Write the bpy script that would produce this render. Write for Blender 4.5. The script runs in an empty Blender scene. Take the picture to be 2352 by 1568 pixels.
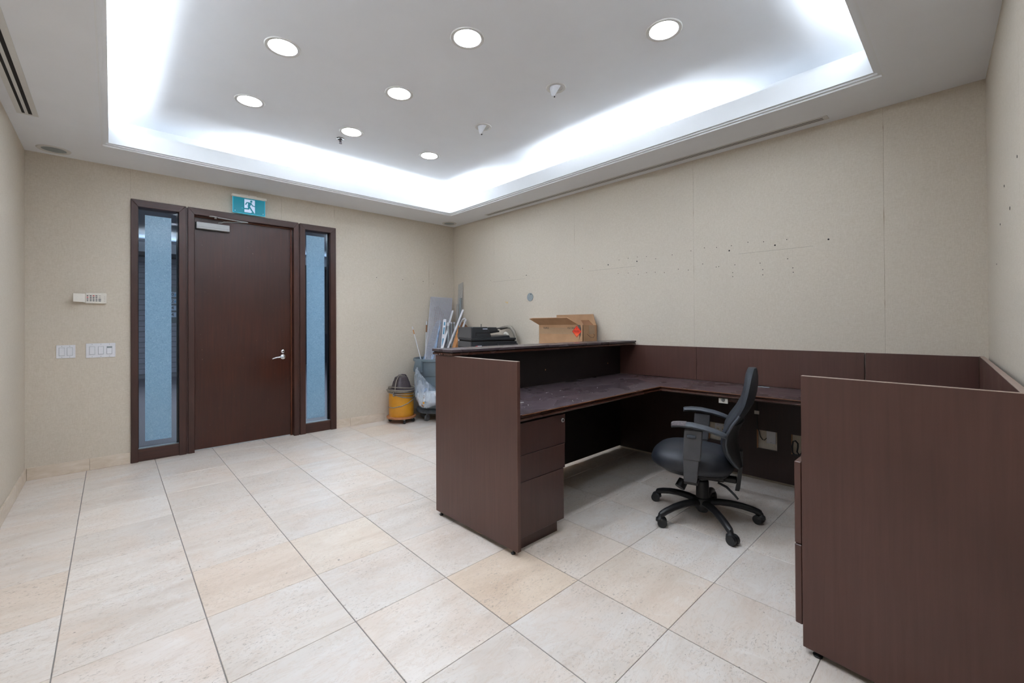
import bpy, bmesh, math, random
from mathutils import Vector, Matrix, noise as mnoise
random.seed(7)
PI = math.pi
S = bpy.context.scene
COL = S.collection

# ---------------------------------------------------------------- camera
yaw, pitch, roll, FPX, CY = 0.7511, 0.0054, -0.0057, 985.35, 737.93
F = Vector((math.sin(yaw)*math.cos(pitch), math.cos(yaw)*math.cos(pitch), math.sin(pitch)))
R0 = Vector((math.cos(yaw), -math.sin(yaw), 0)); U0 = R0.cross(F)
Rt = math.cos(roll)*R0 + math.sin(roll)*U0
Up = -math.sin(roll)*R0 + math.cos(roll)*U0
cam_d = bpy.data.cameras.new('camera'); cam = bpy.data.objects.new('camera', cam_d); COL.objects.link(cam)
cam.matrix_world = Matrix(((Rt.x, Up.x, -F.x, 0), (Rt.y, Up.y, -F.y, 0), (Rt.z, Up.z, -F.z, 1.30), (0, 0, 0, 1)))
cam_d.sensor_width = 36; cam_d.lens = FPX*36/2352; cam_d.shift_y = (CY-784)/2352
cam_d.clip_start = 0.02
S.camera = cam
# ---------------------------------------------------------------- world, exposure
S.view_settings.view_transform = 'Standard'; S.view_settings.look = 'None'
S.view_settings.gamma = 1; S.view_settings.use_curve_mapping = False
S.view_settings.exposure = 1.22
W = bpy.data.worlds.new('world'); S.world = W; W.use_nodes = True
W.node_tree.nodes['Background'].inputs[0].default_value = (0.74, 0.86, 1.0, 1)
W.node_tree.nodes['Background'].inputs[1].default_value = 0.36
S.cycles.max_bounces = 10; S.cycles.diffuse_bounces = 6; S.cycles.glossy_bounces = 4
S.cycles.transmission_bounces = 8; S.cycles.transparent_max_bounces = 12
S.cycles.sample_clamp_indirect = 6; S.cycles.caustics_reflective = False; S.cycles.caustics_refractive = False
S.cycles.use_denoising = True

H = 2.792          # soffit
ZU = 3.107         # tray ceiling
ZF = 2.956         # top of cove fascia
YD = 5.447         # door wall face
XL = -0.536        # left wall face
def wall_x(y): return 3.865 + (5.447-y)*0.0125        # right-hand long wall, very slightly out of square
def wall_y(x): return -0.071 - 0.044*(3.93-x)         # wall at the right edge
TX0, TX1, TY0, TY1 = -0.017, 3.392, 0.396, 4.862      # fascia faces of the tray
COVE = 0.27
DOWN_W, COVE_W = 64.0, 6.4

def cove_lamp(name, x0, y0, x1, y1, w):
    L = bpy.data.lights.new(name, 'AREA'); L.shape = 'RECTANGLE'
    ln = math.hypot(x1-x0, y1-y0)
    L.size = ln; L.size_y = 0.05; L.energy = w*ln; L.color = (0.83, 0.92, 1.0)
    o = bpy.data.objects.new(name, L); COL.objects.link(o)
    o.location = ((x0+x1)/2, (y0+y1)/2, H+0.108)
    o.rotation_euler = (PI, 0, math.atan2(y1-y0, x1-x0))
cove_lamp('cove_lamp', 1.05, 5.00, 3.30, 5.00, COVE_W)
cove_lamp('cove_lamp', 3.53, 3.98, 3.53, 4.95, COVE_W)
cove_lamp('cove_lamp', 3.53, 1.55, 3.53, 3.05, COVE_W)
cove_lamp('cove_lamp', -0.15, 0.45, -0.15, 4.70, COVE_W*0.9)
cove_lamp('cove_lamp', 0.30, 0.25, 3.20, 0.25, COVE_W*0.8)
def area(name, loc, rot, sx, sy, w, col):
    L = bpy.data.lights.new(name, 'AREA'); L.shape = 'RECTANGLE'; L.size = sx; L.size_y = sy; L.energy = w; L.color = col
    o = bpy.data.objects.new(name, L); COL.objects.link(o); o.location = loc; o.rotation_euler = rot
area('lobby_cove_lamp', (3.0, 14.70, 3.30), (PI, 0, 0), 8, 0.1, 26, (0.80, 0.92, 1.0))
area('lobby_ceiling_lamp', (2.5, 9.0, 3.40), (0, 0, 0), 3, 3, 190, (0.80, 0.90, 1.0))

# ---------------------------------------------------------------- helpers
def lin(c):
    if isinstance(c, str):
        c = [int(c[i:i+2], 16)/255 for i in (0, 2, 4)]
    return tuple((x/12.92 if x <= 0.04045 else ((x+0.055)/1.055)**2.4) for x in c)+(1,)

class NT:
    """thin wrapper for building node trees"""
    def __init__(s, name):
        s.m = bpy.data.materials.new(name); s.m.use_nodes = True; s.t = s.m.node_tree
        s.b = s.t.nodes['Principled BSDF']
    def n(s, typ, **kw):
        x = s.t.nodes.new(typ)
        for k, v in kw.items():
            if k.startswith('i_'):
                x.inputs[k[2:].replace('_', ' ')].default_value = v
            else: setattr(x, k, v)
        return x
    def l(s, a, b): s.t.links.new(a, b)
    def coord(s, scale=(1, 1, 1), offset_random=False):
        tc = s.n('ShaderNodeTexCoord'); mp = s.n('ShaderNodeMapping'); mp.inputs['Scale'].default_value = scale
        s.l(tc.outputs['Object'], mp.inputs['Vector'])
        if offset_random:
            oi = s.n('ShaderNodeObjectInfo'); mu = s.n('ShaderNodeMath', operation='MULTIPLY'); mu.inputs[1].default_value = 37.0
            s.l(oi.outputs['Random'], mu.inputs[0]); cx = s.n('ShaderNodeCombineXYZ')
            s.l(mu.outputs[0], cx.inputs[0]); s.l(mu.outputs[0], cx.inputs[2])
            mu2 = s.n('ShaderNodeMath', operation='MULTIPLY'); mu2.inputs[1].default_value = 91.0
            s.l(oi.outputs['Random'], mu2.inputs[0]); s.l(mu2.outputs[0], cx.inputs[1])
            s.l(cx.outputs[0], mp.inputs['Location'])
        return mp.outputs[0]
    def noise(s, vec, scale, detail=3, rough=0.55, dist=0.0):
        x = s.n('ShaderNodeTexNoise'); x.inputs['Scale'].default_value = scale; x.inputs['Detail'].default_value = detail
        x.inputs['Roughness'].default_value = rough; x.inputs['Distortion'].default_value = dist
        s.l(vec, x.inputs['Vector']); return x.outputs['Fac']
    def ramp(s, fac, stops):
        r = s.n('ShaderNodeValToRGB'); e = r.color_ramp.elements
        while len(e) < len(stops): e.new(0.5)
        for k, (p, c) in enumerate(stops): e[k].position = p; e[k].color = c
        s.l(fac, r.inputs['Fac']); return r.outputs['Color']
    def mix(s, fac, a, b, typ='MIX'):
        m = s.n('ShaderNodeMix', data_type='RGBA', blend_type=typ)
        for k, v in (('Factor', fac), ('A', a), ('B', b)):
            sock = [i for i in m.inputs if i.name == k and (i.type == 'VALUE' if k == 'Factor' else i.type == 'RGBA')][0]
            if isinstance(v, (int, float, tuple)): sock.default_value = v
            else: s.l(v, sock)
        return [o for o in m.outputs if o.type == 'RGBA'][0]
    def bump(s, fac, strength=0.2, dist=0.002):
        b = s.n('ShaderNodeBump'); b.inputs['Strength'].default_value = strength; b.inputs['Distance'].default_value = dist
        s.l(fac, b.inputs['Height']); s.l(b.outputs[0], s.b.inputs['Normal'])
    def base(s, c):
        if isinstance(c, tuple): s.b.inputs['Base Color'].default_value = c
        else: s.l(c, s.b.inputs['Base Color'])
    def rough(s, v):
        if isinstance(v, (int, float)): s.b.inputs['Roughness'].default_value = v
        else: s.l(v, s.b.inputs['Roughness'])

def g(v): return (v, v, v, 1)
def simple(name, col, rough=0.5, metal=0.0, var=0.06, scale=40, bump=0.0, **kw):
    t = NT(name); c = lin(col); v = t.coord()
    nz = t.noise(v, scale, 3)
    lo = tuple(x*(1-var) for x in c[:3])+(1,); hi = tuple(min(1, x*(1+var)) for x in c[:3])+(1,)
    t.base(t.ramp(nz, [(0.3, lo), (0.7, hi)])); t.rough(rough); t.b.inputs['Metallic'].default_value = metal
    if bump: t.bump(nz, bump, 0.001)
    for k, x in kw.items(): t.b.inputs[k.replace('_', ' ')].default_value = x
    return t.m

def wood(name, c1, c2, axis='z', rough=0.38, dust=0.0, specks=0.0):
    t = NT(name)
    sc = {'z': (26, 26, 1.1), 'x': (1.1, 26, 26), 'y': (26, 1.1, 26)}[axis]
    v = t.coord(sc, True); v2 = t.coord((1, 1, 1), True)
    a = t.noise(v, 2.2, 5, 0.6, 0.4); b = t.noise(v2, 1.8, 2)
    col = t.ramp(a, [(0.25, lin(c1)), (0.75, lin(c2))])
    col = t.mix(t.ramp(b, [(0.35, g(0)), (0.7, g(0.55))]), col, tuple(x*0.72 for x in lin(c1)[:3])+(1,))
    if dust:
        d = t.noise(v2, 2.6, 4, 0.6, 0.3); d2 = t.noise(v2, 22, 2)
        fac = t.mix(1.0, t.ramp(d, [(0.25, g(0.08)), (0.85, g(dust))]), t.ramp(d2, [(0.3, g(0.7)), (0.7, g(1))]), 'MULTIPLY')
        col = t.mix(fac, col, lin('9A93A0'))
    if specks:
        sp = t.noise(v2, 60, 2, 0.5); sb = t.noise(v2, 4, 2)
        m = t.mix(1.0, t.ramp(sp, [(0.735, g(0)), (0.76, g(specks))]), t.ramp(sb, [(0.45, g(0)), (0.65, g(1))]), 'MULTIPLY')
        col = t.mix(m, col, lin('B09A8C'))
    t.base(col)
    rr = t.noise(v2, 3, 3); t.rough(t.ramp(rr, [(0.3, g(rough-0.06)), (0.7, g(rough+0.08))]))
    t.bump(a, 0.06, 0.001)
    return t.m

M = {}
def build_materials():
    # wallpaper: beige, fibrous
    for nm, c1, c2 in (('wallpaper', 'C5B9A7', 'D5CBBC'),):
        t = NT(nm); v = t.coord((1, 1, 1)); vs = t.coord((60, 60, 14)); vh = t.coord((16, 16, 70))
        n1 = t.noise(vs, 3, 4, 0.6, 0.5); n2 = t.noise(vh, 3, 4, 0.6, 0.5); n3 = t.noise(v, 1.3, 2)
        f = t.mix(0.5, n1, n2)
        col = t.ramp(f, [(0.35, lin(c1)), (0.65, lin(c2))])
        col = t.mix(t.ramp(n3, [(0.3, g(0)), (0.75, g(0.22))]), col, lin('BDB5A9'))
        t.base(col); t.rough(0.62); t.bump(f, 0.16, 0.001); M[nm] = t.m
    M['wall_core'] = simple('wall_core', '9A8B75', 0.9)
    M['plaster'] = simple('plaster', 'EAECF0', 0.75, var=0.015, scale=3)
    M['plaster_bright'] = simple('plaster_bright', 'E8E9EA', 0.7, var=0.01, scale=3)
    # travertine
    t = NT('travertine'); v = t.coord((0.8, 2.4, 2.4), True); vi = t.coord((1, 1, 1), True); vp = t.coord((0.62, 1.15, 1.15), True)
    oi = t.n('ShaderNodeObjectInfo')
    cl = t.noise(v, 2.4, 5, 0.6, 0.7)
    col = t.ramp(cl, [(0.25, lin('D0C4B9')), (0.48, lin('DED5CC')), (0.75, lin('E6E0DA'))])
    tint = t.mix(1.0, col, oi.outputs['Color'], 'MULTIPLY')
    area_n = t.noise(vi, 3.2, 3, 0.6)
    pits = t.noise(vp, 95, 5, 0.75, 0.6)
    pm = t.mix(1.0, t.ramp(pits, [(0.55, g(0)), (0.66, g(0.8))]), t.ramp(area_n, [(0.38, g(0.10)), (0.62, g(1))]), 'MULTIPLY')
    warm = t.noise(vi, 2.3, 4, 0.6, 0.8)
    tint = t.mix(t.ramp(warm, [(0.48, g(0)), (0.70, g(0.55))]), tint, lin('DDC9B8'))
    tint = t.mix(pm, tint, lin('93877B'))
    holes = t.noise(vi, 42, 1, 0.4); tint = t.mix(t.ramp(holes, [(0.80, g(0)), (0.815, g(0.7))]), tint, lin('6B6258'))
    vein = t.noise(v, 5, 6, 0.7, 1.5)
    tint = t.mix(t.ramp(vein, [(0.47, g(0)), (0.5, g(0.28)), (0.53, g(0))]), tint, lin('C7AE97'))
    wn = t.noise(vi, 7, 5, 0.7, 1.2)
    tint = t.mix(t.ramp(wn, [(0.60, g(0)), (0.68, g(0.30))]), tint, lin('EDE8E2'))
    t.base(tint); t.rough(t.ramp(pits, [(0.5, g(0.30)), (0.75, g(0.6))])); t.bump(pits, 0.05, 0.001)
    M['travertine'] = t.m
    t = NT('baseboard_stone'); v = t.coord((2, 2, 6), True); n1 = t.noise(v, 3, 5, 0.65, 1.0)
    t.base(t.ramp(n1, [(0.3, lin('C9B8A3')), (0.7, lin('DCCFC0'))])); t.rough(0.4); M['baseboard_stone'] = t.m
    M['grout'] = simple('grout', '88837F', 0.9)
    M['wood'] = wood('wood', '4F342D', '5C3E36', 'z', 0.36)
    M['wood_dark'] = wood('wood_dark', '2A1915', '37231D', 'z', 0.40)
    M['wood_pedestal'] = wood('wood_pedestal', '3F2924', '4C332D', 'z', 0.36)
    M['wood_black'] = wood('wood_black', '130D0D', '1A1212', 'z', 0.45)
    M['wood_door'] = wood('wood_door', '33160C', '472011', 'z', 0.34, specks=0.5)
    M['wood_frame'] = wood('wood_frame', '371F17', '49291F', 'z', 0.40)
    M['wood_frame_h'] = wood('wood_frame_h', '371F17', '49291F', 'x', 0.40)
    M['wood_stop'] = wood('wood_stop', '552B18', '6B3820', 'z', 0.4)
    M['wood_top'] = wood('wood_top', '2C1B1A', '3A2523', 'x', 0.28, dust=0.20)
    M['wood_top_y'] = wood('wood_top_y', '351F1C', '452A24', 'y', 0.28, dust=0.16)
    M['wood_edge'] = wood('wood_edge', '3A211A', '4A2B20', 'x', 0.25)
    M['wood_raw'] = simple('wood_raw', 'B9875A', 0.6)
    M['pale_edge'] = simple('pale_edge', '9E8A7E', 0.5)
    M['worn_brown'] = simple('worn_brown', '8C5B36', 0.5, var=0.25, scale=9)
    M['edge_highlight'] = simple('edge_highlight', '6E5145', 0.4)
    M['white_plastic'] = simple('white_plastic', 'DEDEE2', 0.35, var=0.02)
    M['cream_plastic'] = simple('cream_plastic', 'E2DCD1', 0.4, var=0.03)
    M['grey_plate'] = simple('grey_plate', '8E9698', 0.5, var=0.05)
    M['trim_white'] = simple('trim_white', 'D2D0CC', 0.4, var=0.02)
    M['black_plastic'] = simple('black_plastic', '1D1E20', 0.45, var=0.1)
    M['dark_slot'] = simple('dark_slot', '14100E', 0.8)
    M['dark_hole'] = simple('dark_hole', '1A1714', 0.9)
    M['glue'] = simple('glue', 'D2B98A', 0.6)
    M['pencil'] = simple('pencil', '8E8678', 0.8)
    M['key_dark'] = simple('key_dark', '5A5D60', 0.6)
    M['key_red'] = simple('key_red', 'C8505A', 0.6)
    M['chair_fabric'] = simple('chair_fabric', '20252D', 0.62, var=0.22, scale=260, bump=0.25)
    M['chair_seat'] = simple('chair_seat', '20232A', 0.5, var=0.14, scale=14, bump=0.05)
    M['chair_plastic'] = simple('chair_plastic', '1C1C1E', 0.42, var=0.12)
    M['arm_plastic'] = simple('arm_plastic', '48484B', 0.55, var=0.08, scale=25)
    M['arm_pad'] = simple('arm_pad', '3E434A', 0.42, var=0.14, scale=20)
    M['worn_foam'] = simple('worn_foam', '5A5355', 0.9, var=0.35, scale=120, bump=0.5)
    M['steel'] = simple('steel', '9A9C9E', 0.3, metal=1.0, var=0.04)
    M['chrome'] = simple('chrome', 'D5D6DA', 0.16, metal=1.0, var=0.02)
    M['closer_metal'] = simple('closer_metal', 'A9A9A8', 0.45, metal=0.35, var=0.03)
    M['yellow_paint'] = simple('yellow_paint', 'C98A1E', 0.4, var=0.1, scale=9)
    M['motor_brown'] = simple('motor_brown', '4A4145', 0.5, var=0.1)
    M['cord_grey'] = simple('cord_grey', '857D72', 0.55, var=0.12)
    M['dolly_wood'] = simple('dolly_wood', 'A8714A', 0.6, var=0.2, scale=20)
    M['bin_grey'] = simple('bin_grey', '64717A', 0.45, var=0.07, scale=8)
    M['bin_dark'] = simple('bin_dark', '4A525A', 0.6, var=0.25, scale=25)
    M['rubber_grey'] = simple('rubber_grey', '6A6A6C', 0.6)
    M['paper_white'] = simple('paper_white', 'DAD9DA', 0.7, var=0.06, scale=30)
    M['white_lath'] = simple('white_lath', 'D8D9DE', 0.45, var=0.03)
    M['tube_grey'] = simple('tube_grey', 'A3A9AD', 0.3, var=0.05)
    M['blue_print'] = simple('blue_print', '3F86A8', 0.5)
    M['blue_wrap'] = simple('blue_wrap', '8FA6C8', 0.35, var=0.35, scale=18, bump=0.4)
    M['lattice_white'] = simple('lattice_white', 'C9CAD2', 0.4, var=0.03)
    t = NT('cardboard'); v = t.coord((1, 1, 1)); n1 = t.noise(v, 6, 3); n2 = t.noise(t.coord((4, 4, 160)), 2, 2)
    c = t.ramp(n1, [(0.3, lin('A9825F')), (0.7, lin('B8916D'))]); c = t.mix(t.ramp(n2, [(0.4, g(0)), (0.7, g(0.12))]), c, lin('8A6748'))
    t.base(c); t.rough(0.8); M['cardboard'] = t.m
    M['cardboard_tape'] = simple('cardboard_tape', 'A58769', 0.3, var=0.05)
    M['cardboard_dark'] = simple('cardboard_dark', '94694A', 0.85, var=0.1, scale=12)
    M['cardboard_orange'] = simple('cardboard_orange', 'B98150', 0.8, var=0.16, scale=14)
    M['marker'] = simple('marker', '4A3F38', 0.8)
    M['sticker_red'] = simple('sticker_red', 'E8452A', 0.4, var=0.03)
    M['sticker_dark'] = simple('sticker_dark', 'A02016', 0.5)
    M['sticker_orange'] = simple('sticker_orange', 'F26A3C', 0.4, var=0.03)
    M['copier_black'] = simple('copier_black', '25282C', 0.4, var=0.06)
    M['copier_grey'] = simple('copier_grey', '4A4A4C', 0.5, var=0.05)
    M['hose_beige'] = simple('hose_beige', '8B857A', 0.5, var=0.1)
    M['logo_red'] = simple('logo_red', 'D04A5A', 0.5); M['logo_white'] = simple('logo_white', 'D8DCEA', 0.5)
    M['metal_sheet'] = simple('metal_sheet', 'AEABA6', 0.5, metal=0.05, var=0.06)
    M['lobby_ceiling'] = simple('lobby_ceiling', '7E8794', 0.8); M['lobby_soffit'] = simple('lobby_soffit', '6A727B', 0.8)
    M['brick_dark'] = simple('brick_dark', '6E6770', 0.6, var=0.14, scale=5)
    M['lobby_joint'] = simple('lobby_joint', '2A2A32', 0.9)
    M['board_black'] = simple('board_black', '0E1418', 0.4); M['board_strip'] = simple('board_strip', '929BAC', 0.5)
    t = NT('lobby_floor'); v = t.coord((1, 1, 1)); w = t.n('ShaderNodeTexWave'); w.inputs['Scale'].default_value = 22; t.l(v, w.inputs['Vector'])
    t.base(t.ramp(w.outputs['Fac'], [(0.2, lin('4E4A4E')), (0.8, lin('62585A'))])); t.rough(0.4); M['lobby_floor'] = t.m
    # frosted film
    t = NT('frosted_film'); v = t.coord((1, 1, 1)); n1 = t.noise(v, 55, 5, 0.7, 2.5); n2 = t.noise(v, 5, 2)
    t.base(t.ramp(n1, [(0.35, lin('7398B3')), (0.55, lin('86ABC5')), (0.72, lin('A2C4D6'))])); t.rough(0.19); M['frosted_film'] = t.m
    t = NT('glass'); out = t.t.nodes['Material Output']
    fr = t.n('ShaderNodeFresnel'); fr.inputs['IOR'].default_value = 1.45
    tr = t.n('ShaderNodeBsdfTransparent'); tr.inputs[0].default_value = (0.80, 0.88, 0.95, 1)
    gl = t.n('ShaderNodeBsdfGlossy'); gl.inputs['Roughness'].default_value = 0.02
    mx = t.n('ShaderNodeMixShader'); t.l(fr.outputs[0], mx.inputs[0]); t.l(tr.outputs[0], mx.inputs[1]); t.l(gl.outputs[0], mx.inputs[2])
    t.l(mx.outputs[0], out.inputs[0]); M['glass'] = t.m
    t = NT('bag_film'); out = t.t.nodes['Material Output']
    tr = t.n('ShaderNodeBsdfTransparent'); tr.inputs[0].default_value = (0.88, 0.92, 0.96, 1)
    gl = t.n('ShaderNodeBsdfPrincipled'); gl.inputs['Base Color'].default_value = lin('C9D2DC'); gl.inputs['Roughness'].default_value = 0.25
    v = t.coord((9, 9, 1.5)); nz = t.noise(v, 2, 3, 0.55, 0.8)
    mx = t.n('ShaderNodeMixShader'); t.l(t.ramp(nz, [(0.38, g(0.08)), (0.68, g(0.6))]), mx.inputs[0]); t.l(tr.outputs[0], mx.inputs[1]); t.l(gl.outputs[0], mx.inputs[2])
    t.l(mx.outputs[0], out.inputs[0]); M['bag_film'] = t.m
    def emit(name, col, st, base=None):
        t = NT(name); t.base(lin(base or col)); t.b.inputs['Emission Color'].default_value = lin(col); t.b.inputs['Emission Strength'].default_value = st
        v = t.coord(); nz = t.noise(v, 20, 2)
        mu = t.n('ShaderNodeMapRange'); mu.inputs['To Min'].default_value = st*0.94; mu.inputs['To Max'].default_value = st*1.06
        t.l(nz, mu.inputs['Value']); t.l(mu.outputs[0], t.b.inputs['Emission Strength'])
        M[name] = t.m
    emit('lamp', 'E9F2FF', DOWN_W)
    emit('sign_teal', '058A9C', 0.24, '064E5C'); emit('sign_white', 'C9D8F2', 0.22, 'A9B2C6'); emit('sign_edge', '2FA6C8', 0.40, '2FA6C8')
    M['reflector'] = simple('reflector', 'F2F3F5', 0.3, var=0.02)
build_materials()

class MB:
    """collects simple shapes in one bmesh"""
    def __init__(s): s.bm = bmesh.new()
    def _bev(s, verts, bev, seg=1):
        if bev > 0:
            ed = {e for v in verts for e in v.link_edges}
            bmesh.ops.bevel(s.bm, geom=list(ed), offset=bev, segments=seg, profile=0.6, affect='EDGES')
    def hexa(s, p, bev=0.0):
        v = [s.bm.verts.new(q) for q in p]
        for f in ((0, 3, 2, 1), (4, 5, 6, 7), (0, 1, 5, 4), (1, 2, 6, 5), (2, 3, 7, 6), (3, 0, 4, 7)): s.bm.faces.new([v[i] for i in f])
        s._bev(v, bev); return s
    def box(s, x0, x1, y0, y1, z0, z1, bev=0.0):
        return s.hexa([(x0, y0, z0), (x1, y0, z0), (x1, y1, z0), (x0, y1, z0), (x0, y0, z1), (x1, y0, z1), (x1, y1, z1), (x0, y1, z1)], bev)
    def obox(s, c, ax, ay, az, hx, hy, hz, bev=0.0):
        c = Vector(c); ax = Vector(ax).normalized(); ay = Vector(ay).normalized(); az = Vector(az).normalized()
        P = []
        for k in (-1, 1):
            for i, j in ((-1, -1), (1, -1), (1, 1), (-1, 1)): P.append(c+ax*hx*i+ay*hy*j+az*hz*k)
        return s.hexa(P, bev)
    def prism(s, poly, vec, bev=0.0):
        """poly: 3D points, extruded by vec"""
        vec = Vector(vec); a = [s.bm.verts.new(p) for p in poly]; b = [s.bm.verts.new(Vector(p)+vec) for p in poly]; n = len(a)
        s.bm.faces.new(a[::-1]); s.bm.faces.new(b)
        for i in range(n): s.bm.faces.new((a[i], a[(i+1) % n], b[(i+1) % n], b[i]))
        s._bev(a+b, bev); return s
    def zprism(s, xy, z0, z1, bev=0.0): return s.prism([(x, y, z0) for x, y in xy], (0, 0, z1-z0), bev)
    def loft(s, rings, cap=True, closed=True):
        R = [[s.bm.verts.new(p) for p in r] for r in rings]; n = len(R[0])
        for a, b in zip(R, R[1:]):
            for i in range(n if closed else n-1): s.bm.faces.new((a[i], a[(i+1) % n], b[(i+1) % n], b[i]))
        if cap and closed: s.bm.faces.new(R[0][::-1]); s.bm.faces.new(R[-1])
        return s
    def cyl(s, p0, p1, r0, r1=None, n=16, cap=True):
        p0, p1 = Vector(p0), Vector(p1); r1 = r0 if r1 is None else r1; d = (p1-p0).normalized()
        a = d.orthogonal().normalized(); b = d.cross(a)
        ring = lambda c, r: [c+(a*math.cos(2*PI*i/n)+b*math.sin(2*PI*i/n))*r for i in range(n)]
        return s.loft([ring(p0, r0), ring(p1, r1)], cap)
    def tube(s, pts, r, n=8, cap=True, flat=1.0):
        pts = [Vector(p) for p in pts]; rings = []; a = None
        for i, p in enumerate(pts):
            d = (pts[min(i+1, len(pts)-1)]-pts[max(i-1, 0)]).normalized()
            if a is None: a = d.orthogonal().normalized()
            a = (a-d*a.dot(d)).normalized(); b = d.cross(a); rr = r[i] if isinstance(r, (list, tuple)) else r
            rings.append([p+(a*math.cos(2*PI*k/n)+b*math.sin(2*PI*k/n)*flat)*rr for k in range(n)])
        return s.loft(rings, cap)
    def lathe(s, prof, c=(0, 0, 0), n=32, cap=True):
        c = Vector(c)
        return s.loft([[c+Vector((math.cos(2*PI*i/n)*r, math.sin(2*PI*i/n)*r, z)) for i in range(n)] for r, z in prof], cap)
    def plate(s, us, vs, w0, w1, fn, holes=()):
        """slab on a u,v grid with rectangular holes (u0,u1,v0,v1); fn(u,v,w) -> xyz"""
        U = sorted(set(list(us)+[h[0] for h in holes]+[h[1] for h in holes])); V = sorted(set(list(vs)+[h[2] for h in holes]+[h[3] for h in holes]))
        inh = lambda i, j: any(h[0]-1e-6 < (U[i]+U[i+1])/2 < h[1]+1e-6 and h[2]-1e-6 < (V[j]+V[j+1])/2 < h[3]+1e-6 for h in holes)
        cells = {(i, j) for i in range(len(U)-1) for j in range(len(V)-1) if not inh(i, j)}
        vt = {}
        def vv(i, j, k):
            if (i, j, k) not in vt: vt[(i, j, k)] = s.bm.verts.new(fn(U[i], V[j], (w0, w1)[k]))
            return vt[(i, j, k)]
        for i, j in cells:
            s.bm.faces.new((vv(i, j, 0), vv(i, j+1, 0), vv(i+1, j+1, 0), vv(i+1, j, 0))); s.bm.faces.new((vv(i, j, 1), vv(i+1, j, 1), vv(i+1, j+1, 1), vv(i, j+1, 1)))
            for di, dj, p, q in ((-1, 0, (i, j), (i, j+1)), (1, 0, (i+1, j), (i+1, j+1)), (0, -1, (i, j), (i+1, j)), (0, 1, (i, j+1), (i+1, j+1))):
                if (i+di, j+dj) not in cells: s.bm.faces.new((vv(*p, 0), vv(*q, 0), vv(*q, 1), vv(*p, 1)))
        return s

MW = {}
def link(name, me, parent):
    o = bpy.data.objects.new(name, me); COL.objects.link(o)
    if parent is not None: o.parent = parent; MW[o.name] = MW.get(parent.name, Matrix())
    else: MW[o.name] = Matrix()
    return o
def obj(name, mb, mat, parent=None, world=True, smooth=False, sub=0):
    bm = mb.bm
    if world and parent is not None and parent.name in MW: bmesh.ops.transform(bm, matrix=MW[parent.name].inverted(), verts=bm.verts)
    bmesh.ops.recalc_face_normals(bm, faces=bm.faces)
    me = bpy.data.meshes.new(name); bm.to_mesh(me); bm.free()
    for m in (mat if isinstance(mat, (list, tuple)) else [mat]): me.materials.append(M[m] if isinstance(m, str) else m)
    if smooth:
        me.polygons.foreach_set('use_smooth', [True]*len(me.polygons))
        me.set_sharp_from_angle(angle=math.radians(42))
    o = link(name, me, parent)
    if sub:
        md = o.modifiers.new('subdivision', 'SUBSURF'); md.levels = sub; md.render_levels = sub
    return o
def tag(o, label, cat, group=None, kind=None):
    o['label'] = label; o['category'] = cat
    if group: o['group'] = group
    if kind: o['kind'] = kind
    return o
def thing(name, label, cat, loc=(0, 0, 0), rz=0.0, group=None, kind=None):
    o = bpy.data.objects.new(name, None); COL.objects.link(o); o.location = loc; o.rotation_euler = (0, 0, rz); o.empty_display_size = 0.1
    MW[o.name] = Matrix.Translation(Vector(loc)) @ Matrix.Rotation(rz, 4, 'Z')
    if label: tag(o, label, cat, group)
    if kind: o['kind'] = kind
    return o
def struct(name, mb, mat, parent=None, **k):
    o = obj(name, mb, mat, parent, **k)
    if parent is None: o['kind'] = 'structure'
    return o
def text(name, s, size, mat, parent, mtx, depth=0.0008, bold=0.0, align='CENTER'):
    cu = bpy.data.curves.new(name, 'FONT'); cu.body = s; cu.size = size; cu.extrude = depth; cu.offset = bold; cu.align_x = align; cu.align_y = 'CENTER'; cu.resolution_u = 3
    t = bpy.data.objects.new('text_source', cu); me = bpy.data.meshes.new_from_object(t); bpy.data.objects.remove(t); bpy.data.curves.remove(cu)
    me.transform(MW[parent.name].inverted() @ mtx); me.materials.clear(); me.materials.append(M[mat]); me.name = name
    return link(name, me, parent)
def ray(u, v):
    d = Rt*((u-1176)/FPX) - Up*((v-CY)/FPX) + F
    return d
C0 = Vector((0, 0, 1.30))
def at_y(u, v, y): d = ray(u, v); return C0+d*(y/d.y)
def at_x(u, v, x): d = ray(u, v); return C0+d*(x/d.x)
def at_z(u, v, z): d = ray(u, v); return C0+d*((z-1.3)/d.z)
def at_d(u, v, dep): return C0+ray(u, v)*dep

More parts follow.
